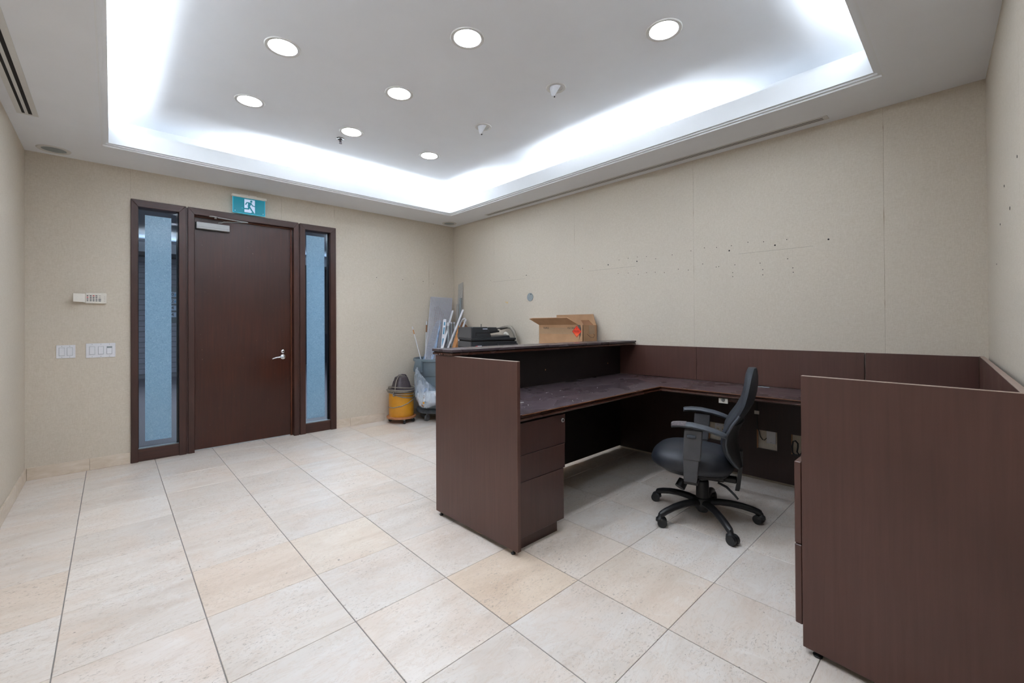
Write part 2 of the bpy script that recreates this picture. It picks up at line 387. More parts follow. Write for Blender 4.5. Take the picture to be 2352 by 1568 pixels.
# ================================================================ STRUCTURE
# floor with separate travertine tiles
floor = struct('floor', MB().box(-0.66, 4.1, -3.0, 5.60, -0.12, -0.003), 'grout')
def floor_tiles():
    px, py, ox, oy = 0.4732, 0.4814, -0.1645, 2.3332
    gx, gy = 0.0021, 0.0012
    proto = None
    tints = {(3, -2): (0.98, 0.87, 0.75), (2, 0): (1.0, 0.95, 0.88), (5, 1): (0.98, 0.93, 0.86), (-1, 1): (0.99, 0.93, 0.87), (1, 0): (1.0, 0.93, 0.86), (0, -1): (1.06, 1.04, 1.03), (4, -3): (0.99, 0.94, 0.88),
             (4, -2): (1.0, 0.95, 0.9), (7, 5): (0.98, 0.9, 0.82), (5, 5): (0.99, 0.92, 0.84)}
    for i in range(-2, 10):
        for j in range(-7, 8):
            x0, x1, y0, y1 = ox+i*px, ox+(i+1)*px, oy+j*py, oy+(j+1)*py
            cx0, cx1, cy0, cy1 = max(x0, XL), x1, y0, min(y1, YD+0.06)
            xm = wall_x((cy0+cy1)/2)+0.01
            cx1 = min(cx1, xm)
            if cx1-cx0 < 0.02 or cy1-cy0 < 0.02: continue
            c = ((x0+x1)/2, (y0+y1)/2)
            full = (cx0, cx1, cy0, cy1) == (x0, x1, y0, y1)
            if full and proto:
                o = proto.copy(); COL.objects.link(o)
            else:
                mb = MB(); mb.box(cx0-c[0]+gx, cx1-c[0]-gx, cy0-c[1]+gy, cy1-c[1]-gy, -0.01, 0.0, 0.0012)
                o = obj('tile', mb, 'travertine', floor, world=False)
                if full: proto = o
            o.location = (c[0], c[1], random.uniform(-0.0004, 0.0))
            k = random.uniform(0.93, 1.03); w = random.uniform(0.0, 0.05)
            col = tints.get((i, j), (k, k*(1-w*0.5), k*(1-w)))
            o.color = (*col, 1)
floor_tiles()

# door wall (named wall_back): core with opening, wallpaper strips in front
WX0, WX1 = 0.134, 2.056
HOLES = [(0.160, 2.030, 0.0, 2.49)]
core = MB(); core.plate([-0.70, 4.10], [0.0, 3.35], YD+0.003, YD+0.13, lambda u, v, w: (u, w, v), HOLES)
wall_back = struct('wall_back', core, 'wall_core')
def strip_back(x0, x1, z0, z1):
    obj('wallpaper_strip', MB().box(x0+0.0005, x1-0.0005, YD, YD+0.004, z0, z1), 'wallpaper', wall_back)
for a in ((XL, 0.1325, 0.0, H+0.03), (0.1325, 1.44, 2.495, H+0.03), (1.44, 2.045, 2.495, H+0.03), (2.045, 3.417, 0.0, H+0.03), (3.417, 3.90, 0.0, H+0.03)): strip_back(*a)
# long wall on the right of the door wall
def PW(y, z, w): return (wall_x(y)+w, y, z)
core = MB(); core.plate([-0.25, YD+0.1], [0.0, 3.35], 0.003, 0.14, lambda u, v, w: PW(u, v, w)); wall_side = struct('wall_side', core, 'wall_core')
for y0, y1 in ((-0.25, 0.41), (0.41, 1.737), (1.737, 3.11), (3.11, 4.512), (4.512, YD)):
    mb = MB(); mb.plate([y0+0.0006, y1-0.0006], [0.0, H+0.03], 0.0, 0.004, lambda u, v, w: PW(u, v, w)); obj('wallpaper_strip', mb, 'wallpaper', wall_side)
# wall at the right edge of the view
core = MB(); core.zprism([(1.0, wall_y(1.0)-0.004), (4.0, wall_y(4.0)-0.004), (4.0, wall_y(4.0)-0.14), (1.0, wall_y(1.0)-0.14)], 0, 3.35); wall_right = struct('wall_right', core, 'wall_core')
for x0, x1 in ((1.0, 1.20), (1.20, 2.56), (2.56, 3.95)):
    mb = MB(); mb.zprism([(x0+0.001, wall_y(x0)), (x1-0.001, wall_y(x1)), (x1-0.001, wall_y(x1)-0.004), (x0+0.001, wall_y(x0)-0.004)], 0, H+0.03); obj('wallpaper_strip', mb, 'wallpaper', wall_right)
# left wall
wall_left = struct('wall_left', MB().box(XL-0.13, XL-0.004, -3.0, YD+0.1, 0, 3.35), 'wall_core')
for y0, y1 in ((-3.0, 1.2), (1.2, 2.57), (2.57, 3.94), (3.94, YD+0.004)): obj('wallpaper_strip', MB().box(XL-0.004, XL, y0+0.0008, y1-0.0008, 0, H+0.03), 'wallpaper', wall_left)

# ceiling: soffit ring with stepped moulding, cove, raised tray
def ring_rect(o): return (TX0-o, TX1+o, TY0-o, TY1+o)
ceil = thing('ceiling', None, None, (0, 0, H), kind='structure')
sx0, sx1, sy0, sy1 = ring_rect(0.040)
mb = MB(); mb.plate([-0.70, 4.10], [-3.0, 5.60], H, H+0.03, lambda u, v, w: (u, v, w), [(sx0, sx1, sy0, sy1)]); obj('soffit', mb, 'plaster', ceil)
def rect_loft(prof, name, mat):
    rings = [[(TX0-o, TY0-o, z), (TX1+o, TY0-o, z), (TX1+o, TY1+o, z), (TX0-o, TY1+o, z)] for o, z in prof]
    mb = MB(); mb.loft(rings, cap=False); return obj(name, mb, mat, ceil)
# profile going from the soffit edge inwards and up: two small steps then the fascia, top and back of the fascia, trough, cove wall
rect_loft([(0.043, H-0.0004), (0.036, H-0.0004), (0.036, H+0.012), (0.018, H+0.012), (0.018, H+0.024), (0.0, H+0.024)], 'moulding', 'plaster_bright')
rect_loft([(0.0, H+0.024), (0.0, ZF), (0.018, ZF), (0.018, H+0.03)], 'fascia', 'plaster_bright')
rect_loft([(0.018, H+0.032), (COVE, H+0.032), (COVE, ZU+0.01)], 'cove_wall', 'plaster_bright')
LIGHTS = [(0.816, 3.045), (0.816, 3.958), (1.648, 2.163), (1.648, 3.045), (1.648, 3.958), (2.495, 1.283), (2.495, 3.958), (0.816, 2.163), (0.816, 1.283), (1.648, 1.283)]
WASH = [(2.495, 2.163), (2.495, 3.045)]
def tray_ceiling():
    hs = 0.12; rects = [(x-hs, x+hs, y-hs, y+hs) for x, y in LIGHTS+WASH]
    ux, vx = [TX0-COVE, TX1+COVE], [TY0-COVE, TY1+COVE]
    mb = MB(); mb.plate(ux, vx, ZU, ZU+0.012, lambda u, v, w: (u, v, w), rects)
    n = 32
    for k, (x, y) in enumerate(LIGHTS+WASH):
        r = 0.085 if k < len(LIGHTS) else 0.055
        inner, outer = [], []
        for i in range(n):
            a = 2*PI*i/n; c, s = math.cos(a), math.sin(a); q = hs/max(abs(c), abs(s))
            inner.append((x+c*r, y+s*r, ZU)); outer.append((x+c*q, y+s*q, ZU))
        mb.loft([outer, inner], cap=False)
    obj('tray_panel', mb, 'plaster', ceil)
tray_ceiling()
# unseen slab added over the ceiling void to block world light
struct('trim_1', MB().box(-0.72, 4.12, -3.0, 5.62, 3.36, 3.42), 'plaster')

# baseboards in stone pieces
def base_pieces(name, pts, cuts):
    root = thing(name, None, None, (0, 0, 0), kind='structure')
    for a, b in zip(cuts, cuts[1:]):
        p, q, nx, ny = pts(a), pts(b), 0, 0
        d = Vector((q[0]-p[0], q[1]-p[1], 0)).normalized(); nrm = Vector((d.y, -d.x, 0))   # towards the room
        p = Vector((p[0], p[1], 0))+d*0.001; q = Vector((q[0], q[1], 0))-d*0.001
        obj('baseboard_tile', MB().prism([p, q, q+nrm*0.011, p+nrm*0.011], (0, 0, 0.105), 0.0015), 'baseboard_stone', root)
base_pieces('baseboard_back', lambda t: (t, YD), [XL+0.012, -0.1645+0.02, 0.132])
base_pieces('baseboard_back_2', lambda t: (t, YD), [2.058, 2.235, 2.70, 3.17, 3.64, 3.865])
base_pieces('baseboard_left', lambda t: (XL, -t), [-2.6-0.47*k if k < 6 else -YD for k in range(7)])
base_pieces('baseboard_side', lambda t: (wall_x(-t), -t), [-YD+0.012, -4.97, -4.50, -4.02, -3.55, -3.08, -2.70])

# nail holes and pencil lines left on the walls
def marks():
    pts = [(1127, 644), (1170, 638), (1209, 632), (1338, 616), (1397, 608), (1463, 600), (1443, 593), (1464, 590), (1485, 589), (1506, 594), (1422, 597), (1544, 585), (1587, 576), (1618, 569), (1646, 568), (1680, 564), (1675, 575.5),
           (1718, 556), (1780, 563), (1754, 555), (1807, 550), (1903, 549.5), (1420, 628), (1443, 627), (1466, 630), (1485, 626), (1505, 625), (1526, 626), (1558, 618), (1581, 620), (1614, 606), (1645, 613), (1651, 612), (1688, 608), (1683, 626), (1683, 635), (1746, 604), (1752, 619), (1752, 631), (1809, 594), (1821, 615), (1822, 625)]
    big = {2, 5, 16, 18, 21, 4}
    me = None
    for k, (u, v) in enumerate(pts):
        d = ray(u, v); p = C0+d*(3.90/d.x)
        for _ in range(3): p = C0+d*(wall_x(p.y)/d.x)
        r = 0.0065 if k in big else 0.0036
        mb = MB(); mb.cyl((-0.0012, 0, 0), (0.0006, 0, 0), 1.0, n=8)
        if me is None:
            o = obj('nail_hole', mb, 'dark_hole', wall_side, world=False); me = o.data
        else:
            mb.bm.free(); o = link('nail_hole', me, wall_side)
        o.location = p; o.scale = (1, r, r)
    for (u, v, u2, v2) in ((1350, 622.5, 1460, 611), (1132, 647.5, 1205, 640), (1697, 583, 1868, 565)):
        a, b = [], []
        P = []
        for q in ((u, v), (u2, v2)):
            d = ray(*q); p = C0+d*(3.90/d.x)
            for _ in range(3): p = C0+d*(wall_x(p.y)/d.x)
            P.append(p)
        mb = MB(); mb.tube([P[0], P[1]], 0.0012, 4); obj('pencil_line', mb, 'pencil', wall_side)
    for u, v in ((865, 637), (925, 642), (972, 646), (995, 652)):
        p = at_y(u, v, YD); mb = MB(); mb.cyl((p.x, YD-0.0012, p.z), (p.x, YD+0.001, p.z), 0.005, n=8); obj('nail_hole', mb, 'dark_hole', wall_back)
    for x, z, r in ((3.05, 1.93, 0.006), (2.86, 1.79, 0.008), (3.23, 1.78, 0.005), (3.42, 1.60, 0.004), (2.62, 1.95, 0.006)):
        mb = MB(); mb.cyl((x, wall_y(x)+0.0012, z), (x, wall_y(x)-0.001, z), r, n=8); obj('nail_hole', mb, 'dark_hole', wall_right)
marks()

def seam_slits():
    for y, z0, z1, w in ((0.41, 1.93, 2.14, 0.0022), (0.41, 1.38, 1.47, 0.0018), (0.41, 2.60, 2.70, 0.0018), (1.737, 2.26, 2.36, 0.0016), (1.737, 1.72, 1.84, 0.0014), (4.512, 2.25, 2.33, 0.0014), (3.11, 2.20, 2.45, 0.0012)):
        x = wall_x(y); obj('seam_slit', MB().prism([(x-0.0008, y-w*0.3, z0), (x-0.0008, y+w, (z0+z1)/2), (x-0.0008, y, z1), (x-0.0008, y-w, (z0+z1)/2)], (0.001, 0, 0)), 'wall_core', wall_side)
    for x, z0, z1, w in ((3.417, 1.78, 2.25, 0.0024), (2.045, 2.62, 2.79, 0.002)):
        obj('seam_slit', MB().prism([(x-w*0.3, YD-0.0008, z0), (x+w, YD-0.0008, (z0+z1)/2), (x, YD-0.0008, z1), (x-w, YD-0.0008, (z0+z1)/2)], (0, 0.001, 0)), 'wall_core', wall_back)
    p = at_x(1163, 695, 3.88); x = wall_x(p.y)
    obj('glue_mark', MB().prism([(x-0.0006, p.y-0.04, p.z+0.012), (x-0.0006, p.y+0.035, p.z+0.016), (x-0.0006, p.y+0.01, p.z+0.002), (x-0.0006, p.y-0.012, p.z-0.012), (x-0.0006, p.y-0.036, p.z-0.006)], (0.0008, 0, 0)), 'glue', wall_side)
seam_slits()

# ---------------------------------------------------------------- door and sidelights
def mitred_frame(root, x0, x1, z0, z1, wl, wt, y0, y1, bottom=None):
    """jambs and head with mitred corners; returns nothing"""
    obj('jamb', MB().prism([(x0, y0, z0), (x0+wl, y0, z0), (x0+wl, y0, z1-wt), (x0, y0, z1)], (0, y1-y0, 0), 0.002), 'wood_frame', root)
    obj('jamb', MB().prism([(x1, y0, z0), (x1, y0, z1), (x1-wl, y0, z1-wt), (x1-wl, y0, z0)], (0, y1-y0, 0), 0.002), 'wood_frame', root)
    obj('head', MB().prism([(x0, y0, z1), (x0+wl, y0, z1-wt), (x1-wl, y0, z1-wt), (x1, y0, z1)], (0, y1-y0, 0), 0.002), 'wood_frame_h', root)
FY0, FY1 = YD-0.022, YD+0.125
door = thing('door_1', None, None, (1.09, YD, 0), kind='structure')
mitred_frame(door, 0.569, 1.618, 0.0, 2.508, 0.052, 0.068, FY0, FY1)
obj('door_leaf', MB().box(0.628, 1.545, YD+0.045, YD+0.085, 0.012, 2.425, 0.002), 'wood_door', door)
obj('door_stop', MB().box(1.547, 1.562, YD+0.040, YD+0.09, 0.0, 2.44, 0.001), 'wood_stop', door)
obj('door_stop', MB().box(0.621, 1.565, YD+0.040, YD+0.09, 2.428, 2.44, 0.001), 'wood_stop', door)
obj('door_stop', MB().box(0.620, 0.6265, YD+0.040, YD+0.09, 0.0, 2.44, 0.001), 'wood_stop', door)
YL = YD+0.045
def lever():
    hx, hz = 1.462, 0.930
    h = obj('lever_handle', MB().lathe([(0.001, 0.0), (0.027, 0.0), (0.027, 0.008), (0.012, 0.012), (0.011, 0.045), (0.001, 0.045)], (0, 0, 0), 24), 'chrome', door, world=False, smooth=True)
    # rotate the rose so that its axis points into the room
    h.data.transform(Matrix.Translation(Vector((hx-1.09, YL-YD, hz))) @ Matrix.Rotation(PI/2, 4, 'X'))
    obj('lever', MB().tube([(hx, YL-0.045, hz), (hx-0.03, YL-0.05, hz+0.002), (hx-0.07, YL-0.05, hz-0.001), (hx-0.105, YL-0.045, hz-0.010), (hx-0.12, YL-0.042, hz-0.016)], [0.011, 0.011, 0.009, 0.008, 0.006], 10), 'chrome', h, smooth=True)
    lz = 0.992; k = obj('lock_cylinder', MB().lathe([(0.001, 0.0), (0.021, 0.0), (0.021, 0.008), (0.016, 0.012), (0.001, 0.012)], (0, 0, 0), 20), 'chrome', door, world=False, smooth=True)
    k.data.transform(Matrix.Translation(Vector((hx-1.09, YL-YD, lz))) @ Matrix.Rotation(PI/2, 4, 'X'))
    obj('key_slot', MB().box(hx+0.002, hx+0.008, YL-0.0135, YL-0.011, lz-0.010, lz+0.010), 'dark_hole', k)
lever()
def closer():
    c = obj('door_closer', MB().box(0.640, 0.930, YL-0.055, YL-0.003, 2.305, 2.372, 0.003), 'closer_metal', door)
    obj('cover_line', MB().box(0.641, 0.929, YL-0.0565, YL-0.054, 2.3235, 2.3250), 'key_dark', c)
    obj('closer_back', MB().box(0.634, 0.936, YL-0.003, YL, 2.298, 2.378), 'dark_slot', c)
    P = at_y(640, 508, YL-0.10); 
    shoe = Vector((0.80, YL-0.06, 2.445)); elbow = Vector((1.072, YL-0.20, 2.400)); pin = Vector((0.83, YL-0.035, 2.388))
    obj('closer_arm', MB().tube([pin, pin+Vector((0.03, -0.02, 0.003)), pin+Vector((0.045, -0.03, 0.012)), elbow], 0.0065, 8, flat=0.5), 'closer_metal', door, smooth=True)
    obj('closer_arm', MB().tube([shoe+Vector((0.02, -0.02, -0.01)), elbow], 0.0065, 8, flat=0.6), 'closer_metal', door, smooth=True)
    sh = obj('arm_shoe', MB().cyl(shoe+Vector((0, -0.02, -0.026)), shoe+Vector((0, -0.02, -0.006)), 0.011, n=14), 'closer_metal', door, smooth=True)
    obj('shoe_plate', MB().box(0.745, 0.815, YL-0.10, YL-0.06, 2.433, 2.4395, 0.002), 'closer_metal', sh)
closer()

def sidelight(n, x0, x1, film, fl2):
    w = thing('window_%d' % n, None, None, ((x0+x1)/2, YD, 0), kind='structure')
    gx0, gx1 = (0.187, 0.497) if n == 1 else (1.694, 1.990)
    zb, zt = 0.118, 2.441
    mitred_frame(w, x0, x1, 0.0, 2.508, gx0-x0, 2.508-zt, FY0, FY1) if False else None
    wl, wr, wt = gx0-x0, x1-gx1, 2.508-zt
    y0, y1 = FY0, FY1
    obj('jamb', MB().prism([(x0, y0, 0), (x0+wl, y0, 0), (x0+wl, y0, zt), (x0, y0, 2.508)], (0, y1-y0, 0), 0.002), 'wood_frame', w)
    obj('jamb', MB().prism([(x1, y0, 0), (x1, y0, 2.508), (x1-wr, y0, zt), (x1-wr, y0, 0)], (0, y1-y0, 0), 0.002), 'wood_frame', w)
    obj('head', MB().prism([(x0, y0, 2.508), (x0+wl, y0, zt), (x1-wr, y0, zt), (x1, y0, 2.508)], (0, y1-y0, 0), 0.002), 'wood_frame_h', w)
    obj('bottom_rail', MB().box(gx0-0.001, gx1+0.001, y0+0.012, y1, 0.003, zb, 0.002), 'wood_frame_h', w)
    gy = YD+0.035
    obj('sill_strip', MB().box(gx0, gx1, y0+0.03, gy+0.03, zb, zb+0.004), 'grey_plate', w)
    obj('glass_pane', MB().box(gx0-0.004, gx1+0.004, gy, gy+0.008, zb+0.001, zt+0.004), 'glass', w)
    obj('glazing_bead', MB().box(gx1-0.016, gx1, gy+0.008, gy+0.03, zb, zt), 'black_plastic', w)
    obj('glazing_bead', MB().box(gx0, gx0+0.006, gy+0.008, gy+0.03, zb, zt), 'black_plastic', w)
    obj('frosted_film', MB().box(film[0], film[1], gy-0.0012, gy-0.0002, fl2[0], fl2[1]), 'frosted_film', w)
sidelight(1, 0.134, 0.553, (0.238, 0.440), (0.180, 2.378))
sidelight(2, 1.634, 2.056, (1.722, 1.934), (0.166, 2.385))
# slim filler posts between frames
for k, (a, b) in enumerate(((0.5535, 0.5685), (1.6185, 1.6335))):
    struct('trim_%d' % (k+2), MB().box(a, b, YD-0.006, YD+0.12, 0, 2.50), 'wood_frame')
# the lift lobby seen through the clear margins
struct('floor_2', MB().box(-3, 9, 5.60, 15.3, -0.1, 0.0), 'lobby_floor')
lobby = struct('wall_lobby', MB().box(-3, 9, 15.02, 15.2, -0.05, 4.0), 'lobby_joint')
def lobby_bricks():
    me = None
    for r in range(22):
        for c in range(-1, 4):
            mb = MB(); mb.box(-0.40, 0.40, -0.012, 0.02, -0.066, 0.066, 0.004)
            if me is None: o = obj('brick', mb, 'brick_dark', lobby, world=False); me = o.data
            else: mb.bm.free(); o = link('brick', me, lobby)
            o.location = (0.25+c*0.81+(0.4 if r % 2 else 0), 15.0, 0.08+r*0.142)
lobby_bricks()
struct('wall_lobby_left', MB().box(-3.1, -3.0, 5.58, 15.2, 0, 4.0), 'brick_dark'); struct('wall_lobby_right', MB().box(9.0, 9.1, 5.58, 15.2, 0, 4.0), 'brick_dark')
struct('ceiling_2', MB().box(-3, 9, 5.58, 15.2, 3.62, 3.7), 'lobby_ceiling')
struct('trim_4', MB().box(-3, 9, 14.3, 15.02, 3.18, 3.24), 'lobby_soffit')
struct('trim_5', MB().box(-3, 9, 14.26, 14.3, 3.18, 3.42), 'plaster_bright')
def directory():
    t = thing('lobby_directory', 'black wall directory with pale number strips, seen through the left sidelight', 'sign', (1.10, 14.98, 1.38))
    obj('board', MB().box(0.80, 1.312, 14.955, 14.985, 1.385, 2.37, 0.003), 'board_black', t)
    for k, (z, s) in enumerate(((2.155, '00'), (1.97, '02'), (1.785, '04'), (1.60, '04'))):
        st = obj('name_strip', MB().box(0.805, 1.31, 14.945, 14.955, z-0.068, z+0.068), 'board_strip', t)
        text('number', s, 0.115, 'board_black', st, Matrix.Translation(Vector((1.195, 14.943, z))) @ Matrix.Rotation(PI/2, 4, 'X'), bold=0.003)
        if k < 2: obj('print_mark', MB().box(1.262, 1.30, 14.9425, 14.945, z-0.035, z+0.02), 'blue_print', st)
directory()

# ================================================================ THINGS ON WALLS AND CEILING
def exit_sign():
    y = YD-0.062
    a = at_y(535, 450, y); b = at_y(607, 498, y)
    x0, x1, z0, z1 = 0.952, 1.255, 2.517, 2.687
    t = thing('exit_sign', 'teal and white running figure exit sign over the dark door', 'sign', ((x0+x1)/2, YD, z0))
    obj('housing', MB().box(x0-0.014, x1+0.014, YD-0.085, YD-0.035, z1-0.004, z1+0.022, 0.004), 'cream_plastic', t)
    obj('mount_plate', MB().box(1.02, 1.18, YD-0.036, YD, z1-0.002, z1+0.042, 0.002), 'cream_plastic', t)
    obj('screw', MB().cyl((1.105, YD-0.038, z1+0.033), (1.105, YD-0.035, z1+0.033), 0.004, n=10), 'dark_hole', t)
    p = obj('panel', MB().box(x0, x1, y, y+0.008, z0, z1), 'sign_teal', t)
    obj('lit_edge', MB().box(x0-0.003, x0, y, y+0.008, z0, z1), 'sign_edge', t); obj('lit_edge', MB().box(x1, x1+0.003, y, y+0.008, z0, z1), 'sign_edge', t)
    obj('lit_edge', MB().box(x0-0.003, x1+0.003, y, y+0.008, z0-0.003, z0), 'sign_edge', t)
    dx0, dx1, dz0, dz1 = x0+0.105, x0+0.205, z0+0.014, z1-0.014
    obj('doorway_symbol', MB().box(dx0, dx1, y-0.0012, y, dz0, dz1), 'sign_white', p)
    # the running figure: pixel coordinates from the sign (0..10 wide, 0..14 high in the doorway)
    def Q(a, b): return Vector((dx0+(dx1-dx0)*a/10, y-0.0022, dz0+(dz1-dz0)*b/14))
    def limb(pts, w):
        mb = MB()
        for p0, p1 in zip(pts, pts[1:]):
            p0, p1 = Q(*p0), Q(*p1); d = (p1-p0).normalized(); nn = Vector((d.z, 0, -d.x))*w/2
            p0 -= d*w*0.3; p1 += d*w*0.3
            mb.prism([p0+nn, p1+nn, p1-nn, p0-nn], (0, 0.001, 0))
        return mb
    fig = obj('running_figure', MB().prism([Q(3.6, 10.9), Q(6.3, 11.1), Q(6.9, 10.2), Q(4.9, 6.0), Q(3.0, 6.0)], (0, 0.001, 0)), 'sign_teal', p)
    hd = MB(); c = Q(6.5, 12.3); hd.cyl(c, c+Vector((0, 0.001, 0)), 0.0115, n=18); obj('head', hd, 'sign_teal', p)
    obj('arm', limb([(4.2, 10.6), (2.4, 10.5), (1.1, 8.3)], 0.011), 'sign_teal', p); obj('arm', limb([(6.2, 10.5), (7.6, 7.9), (9.9, 7.4)], 0.010), 'sign_teal', p)
    obj('leg', limb([(4.2, 6.6), (3.9, 3.9), (-1.2, 3.6)], 0.015), 'sign_teal', p); obj('leg', limb([(4.6, 6.5), (6.5, 3.4), (8.6, 0.3)], 0.014), 'sign_teal', p)
    obj('foot', limb([(6.6, 0.25), (8.6, 0.2)], 0.007), 'sign_teal', p)
    obj('foot_outline', limb([(-1.2, 3.6), (-2.4, 4.2)], 0.004), 'sign_edge', p)
    for xx in (x0+0.018, x1-0.018): obj('standoff', MB().cyl((xx, y-0.003, z0+0.018), (xx, y, z0+0.018), 0.004, n=10), 'sign_white', t)
exit_sign()

def keypad():
    t = thing('alarm_keypad', 'cream alarm keypad with its flap open, left of the sidelight', 'keypad', (-0.10, YD, 1.50))
    x0, x1, z0, z1 = -0.171, -0.033, 1.505, 1.600
    obj('body', MB().box(x0, x1, YD-0.028, YD, z0, z1, 0.004), 'cream_plastic', t)
    obj('flap', MB().prism([(x0-0.004, YD-0.026, z0+0.012), (x0-0.074, YD-0.072, z0+0.012), (x0-0.076, YD-0.069, z0+0.012), (x0-0.004, YD-0.021, z0+0.012)], (0, 0, 0.074)), 'cream_plastic', t)
    obj('hinge', MB().box(x0-0.012, x0+0.004, YD-0.024, YD-0.008, z0+0.008, z1-0.008), 'cream_plastic', t)
    kx = [x0+0.009+0.0188*i for i in range(5)]; kz = [z1-0.026-0.0148*j for j in range(4)]
    for j in range(4):
        for i in range(5):
            if i == 4 and j < 2: continue
            red = (i, j) in ((2, 0), (0, 1)); w = 0.0125 if i else 0.010
            if i == 4: w = 0.017
            obj('key', MB().box(kx[i], kx[i]+w, YD-0.031, YD-0.028, kz[j]-0.004, kz[j]+0.004, 0.001), 'key_red' if red else 'key_dark', t)
    for j in range(2): obj('status_print', MB().box(kx[4]+0.001, kx[4]+0.015, YD-0.0285, YD-0.0278, kz[j]-0.0015, kz[j]+0.0015), 'key_dark', t)
    for j in range(4): obj('indicator', MB().box(x1-0.015, x1-0.012, YD-0.0295, YD-0.028, kz[j]-0.006, kz[j]-0.003), 'key_dark', t)
keypad()
def switches(name, x0, x1, z0, z1, n, label, third=False):
    t = thing(name, label, 'light switch', ((x0+x1)/2, YD, z0))
    obj('cover_plate', MB().box(x0, x1, YD-0.006, YD, z0, z1, 0.002), 'white_plastic', t)
    pitch = (x1-x0)/(n+0.42)
    for i in range(n):
        cx = (x0+x1)/2+(i-(n-1)/2)*pitch; zc = (z0+z1)/2
        obj('switch_surround', MB().box(cx-0.0185, cx+0.0185, YD-0.0066, YD-0.005, zc-0.036, zc+0.036), 'grey_plate', t)
        tilt = 0.006 if n == 3 else 0.0015
        a, b = (YD-0.007-tilt, YD-0.008) if (n == 3) else (YD-0.008, YD-0.0095)
        top = zc+0.034 if not (third and i == n-1) else zc+0.020
        r = obj('rocker', MB().hexa([(cx-0.0165, a, zc-0.034), (cx+0.0165, a, zc-0.034), (cx+0.0165, YD-0.005, zc-0.034), (cx-0.0165, YD-0.005, zc-0.034),
                                     (cx-0.0165, b, top), (cx+0.0165, b, top), (cx+0.0165, YD-0.005, top), (cx-0.0165, YD-0.005, top)], 0.001), 'white_plastic', t)
        if third and i == n-1: obj('dimmer_slide', MB().box(cx-0.0165, cx+0.0165, YD-0.009, YD-0.005, zc+0.026, zc+0.034, 0.001), 'grey_plate', t)
        for zz in (z0+0.010, z1-0.010): obj('screw', MB().cyl((cx, YD-0.0072, zz), (cx, YD-0.006, zz), 0.0028, n=8), 'steel', t)
switches('switch_plate', -0.353, -0.235, 1.019, 1.134, 2, 'white plate with two rockers, the outer one nearer the left wall')
switches('switch_plate', -0.169, 0.027, 1.013, 1.143, 3, 'white plate with three rockers, nearer the sidelight frame', True)

def cover_disc():
    y, z = 3.819, 1.637; x = wall_x(y)
    t = thing('round_cover_plate', 'round grey blank cover on the beige wall above the cardboard box', 'cover plate', (x, y, z))
    mb = MB(); mb.cyl((x, y, z), (x-0.006, y, z), 0.052, n=32); obj('plate', mb, 'grey_plate', t)
    mb = MB(); mb.cyl((x-0.006, y-0.018, z+0.036), (x-0.0085, y-0.018, z+0.036), 0.006, n=10); obj('screw', mb, 'dark_hole', t)
    mb = MB(); mb.cyl((x-0.006, y+0.018, z-0.036), (x-0.0075, y+0.018, z-0.036), 0.004, n=10); obj('screw', mb, 'steel', t)
cover_disc()

def downlight(k, x, y, label):
    t = thing('recessed_downlight', label, 'downlight', (x, y, ZU), group='recessed downlights in the tray ceiling')
    mb = MB(); mb.lathe([(0.085, 0.004), (0.085, -0.003), (0.093, -0.005), (0.104, -0.005), (0.108, -0.001), (0.108, 0.001)], (0, 0, 0), 36, cap=False); obj('trim_ring', mb, 'trim_white', t, world=False, smooth=True)
    mb = MB(); mb.lathe([(0.085, 0.0), (0.083, 0.02), (0.080, 0.040)], (0, 0, 0), 32, cap=False); obj('reflector', mb, 'reflector', t, world=False, smooth=True)
    mb = MB(); mb.lathe([(0.079, 0.030), (0.079, 0.036)], (0, 0, 0), 24); obj('lamp_disc', mb, 'lamp', t, world=False)
DL = ['lit downlight, left in the second row of three counting from the front', 'lit downlight over the door, furthest left and nearest the exit sign', 'lit downlight, upper middle of the picture, front one of the middle line',
      'lit downlight in the middle of the three on the centre line', 'lit downlight beside the dark sprinkler head', 'lit downlight showing its reflector, nearest the right wall', 'lit downlight nearest the far right cove corner']
for k in range(7): downlight(k, *LIGHTS[k], DL[k])
for k, w in zip(range(7, 10), ('lit downlight just above the top edge of the picture, left line, third from the door', 'lit downlight above the camera, left line, furthest from the door', 'lit downlight above the camera, middle line, furthest from the door')): downlight(k, *LIGHTS[k], w)
def washer(x, y, label):
    t = thing('wall_washer', label, 'ceiling light', (x, y, ZU), group='unlit wall washers')
    mb = MB(); mb.lathe([(0.052, 0.003), (0.052, -0.003), (0.062, -0.005), (0.074, -0.004), (0.077, 0.0)], (0, 0, 0), 32, cap=False); obj('trim_ring', mb, 'trim_white', t, world=False, smooth=True)
    # half-cone scoop hanging below the ring, open side towards +x
    mb = MB(); n = 14; top = []; bot = []
    for i in range(n+1):
        a = PI*0.62+PI*0.76*2*(i/n-0.0)*0.98 if False else PI*0.5+PI*i/n
        top.append((0.050*math.cos(a), 0.050*math.sin(a), 0.0)); bot.append((-0.030+0.012*math.cos(a), 0.012*math.sin(a), -0.075))
    ins = [(p[0]*0.93, p[1]*0.93, p[2]) for p in top]; inb = [(p[0]+0.003, p[1]*0.7, p[2]+0.002) for p in bot]
    mb.loft([ins, top, bot, inb, ins], cap=False, closed=False); obj('scoop', mb, 'white_plastic', t, world=False, smooth=True)
    mb = MB(); mb.lathe([(0.051, 0.001), (0.049, 0.002)], (0, 0, 0), 24); obj('inner_disc', mb, 'trim_white', t, world=False)
    mb = MB(); mb.cyl((-0.018, -0.004, -0.074), (-0.018, 0.004, -0.074), 0.005, n=8); obj('pin', mb, 'dark_hole', t, world=False)
washer(*WASH[0], 'unlit ceiling spotlight with white scoop, the larger, nearer one')
washer(*WASH[1], 'unlit ceiling spotlight with white scoop, the smaller, farther one')
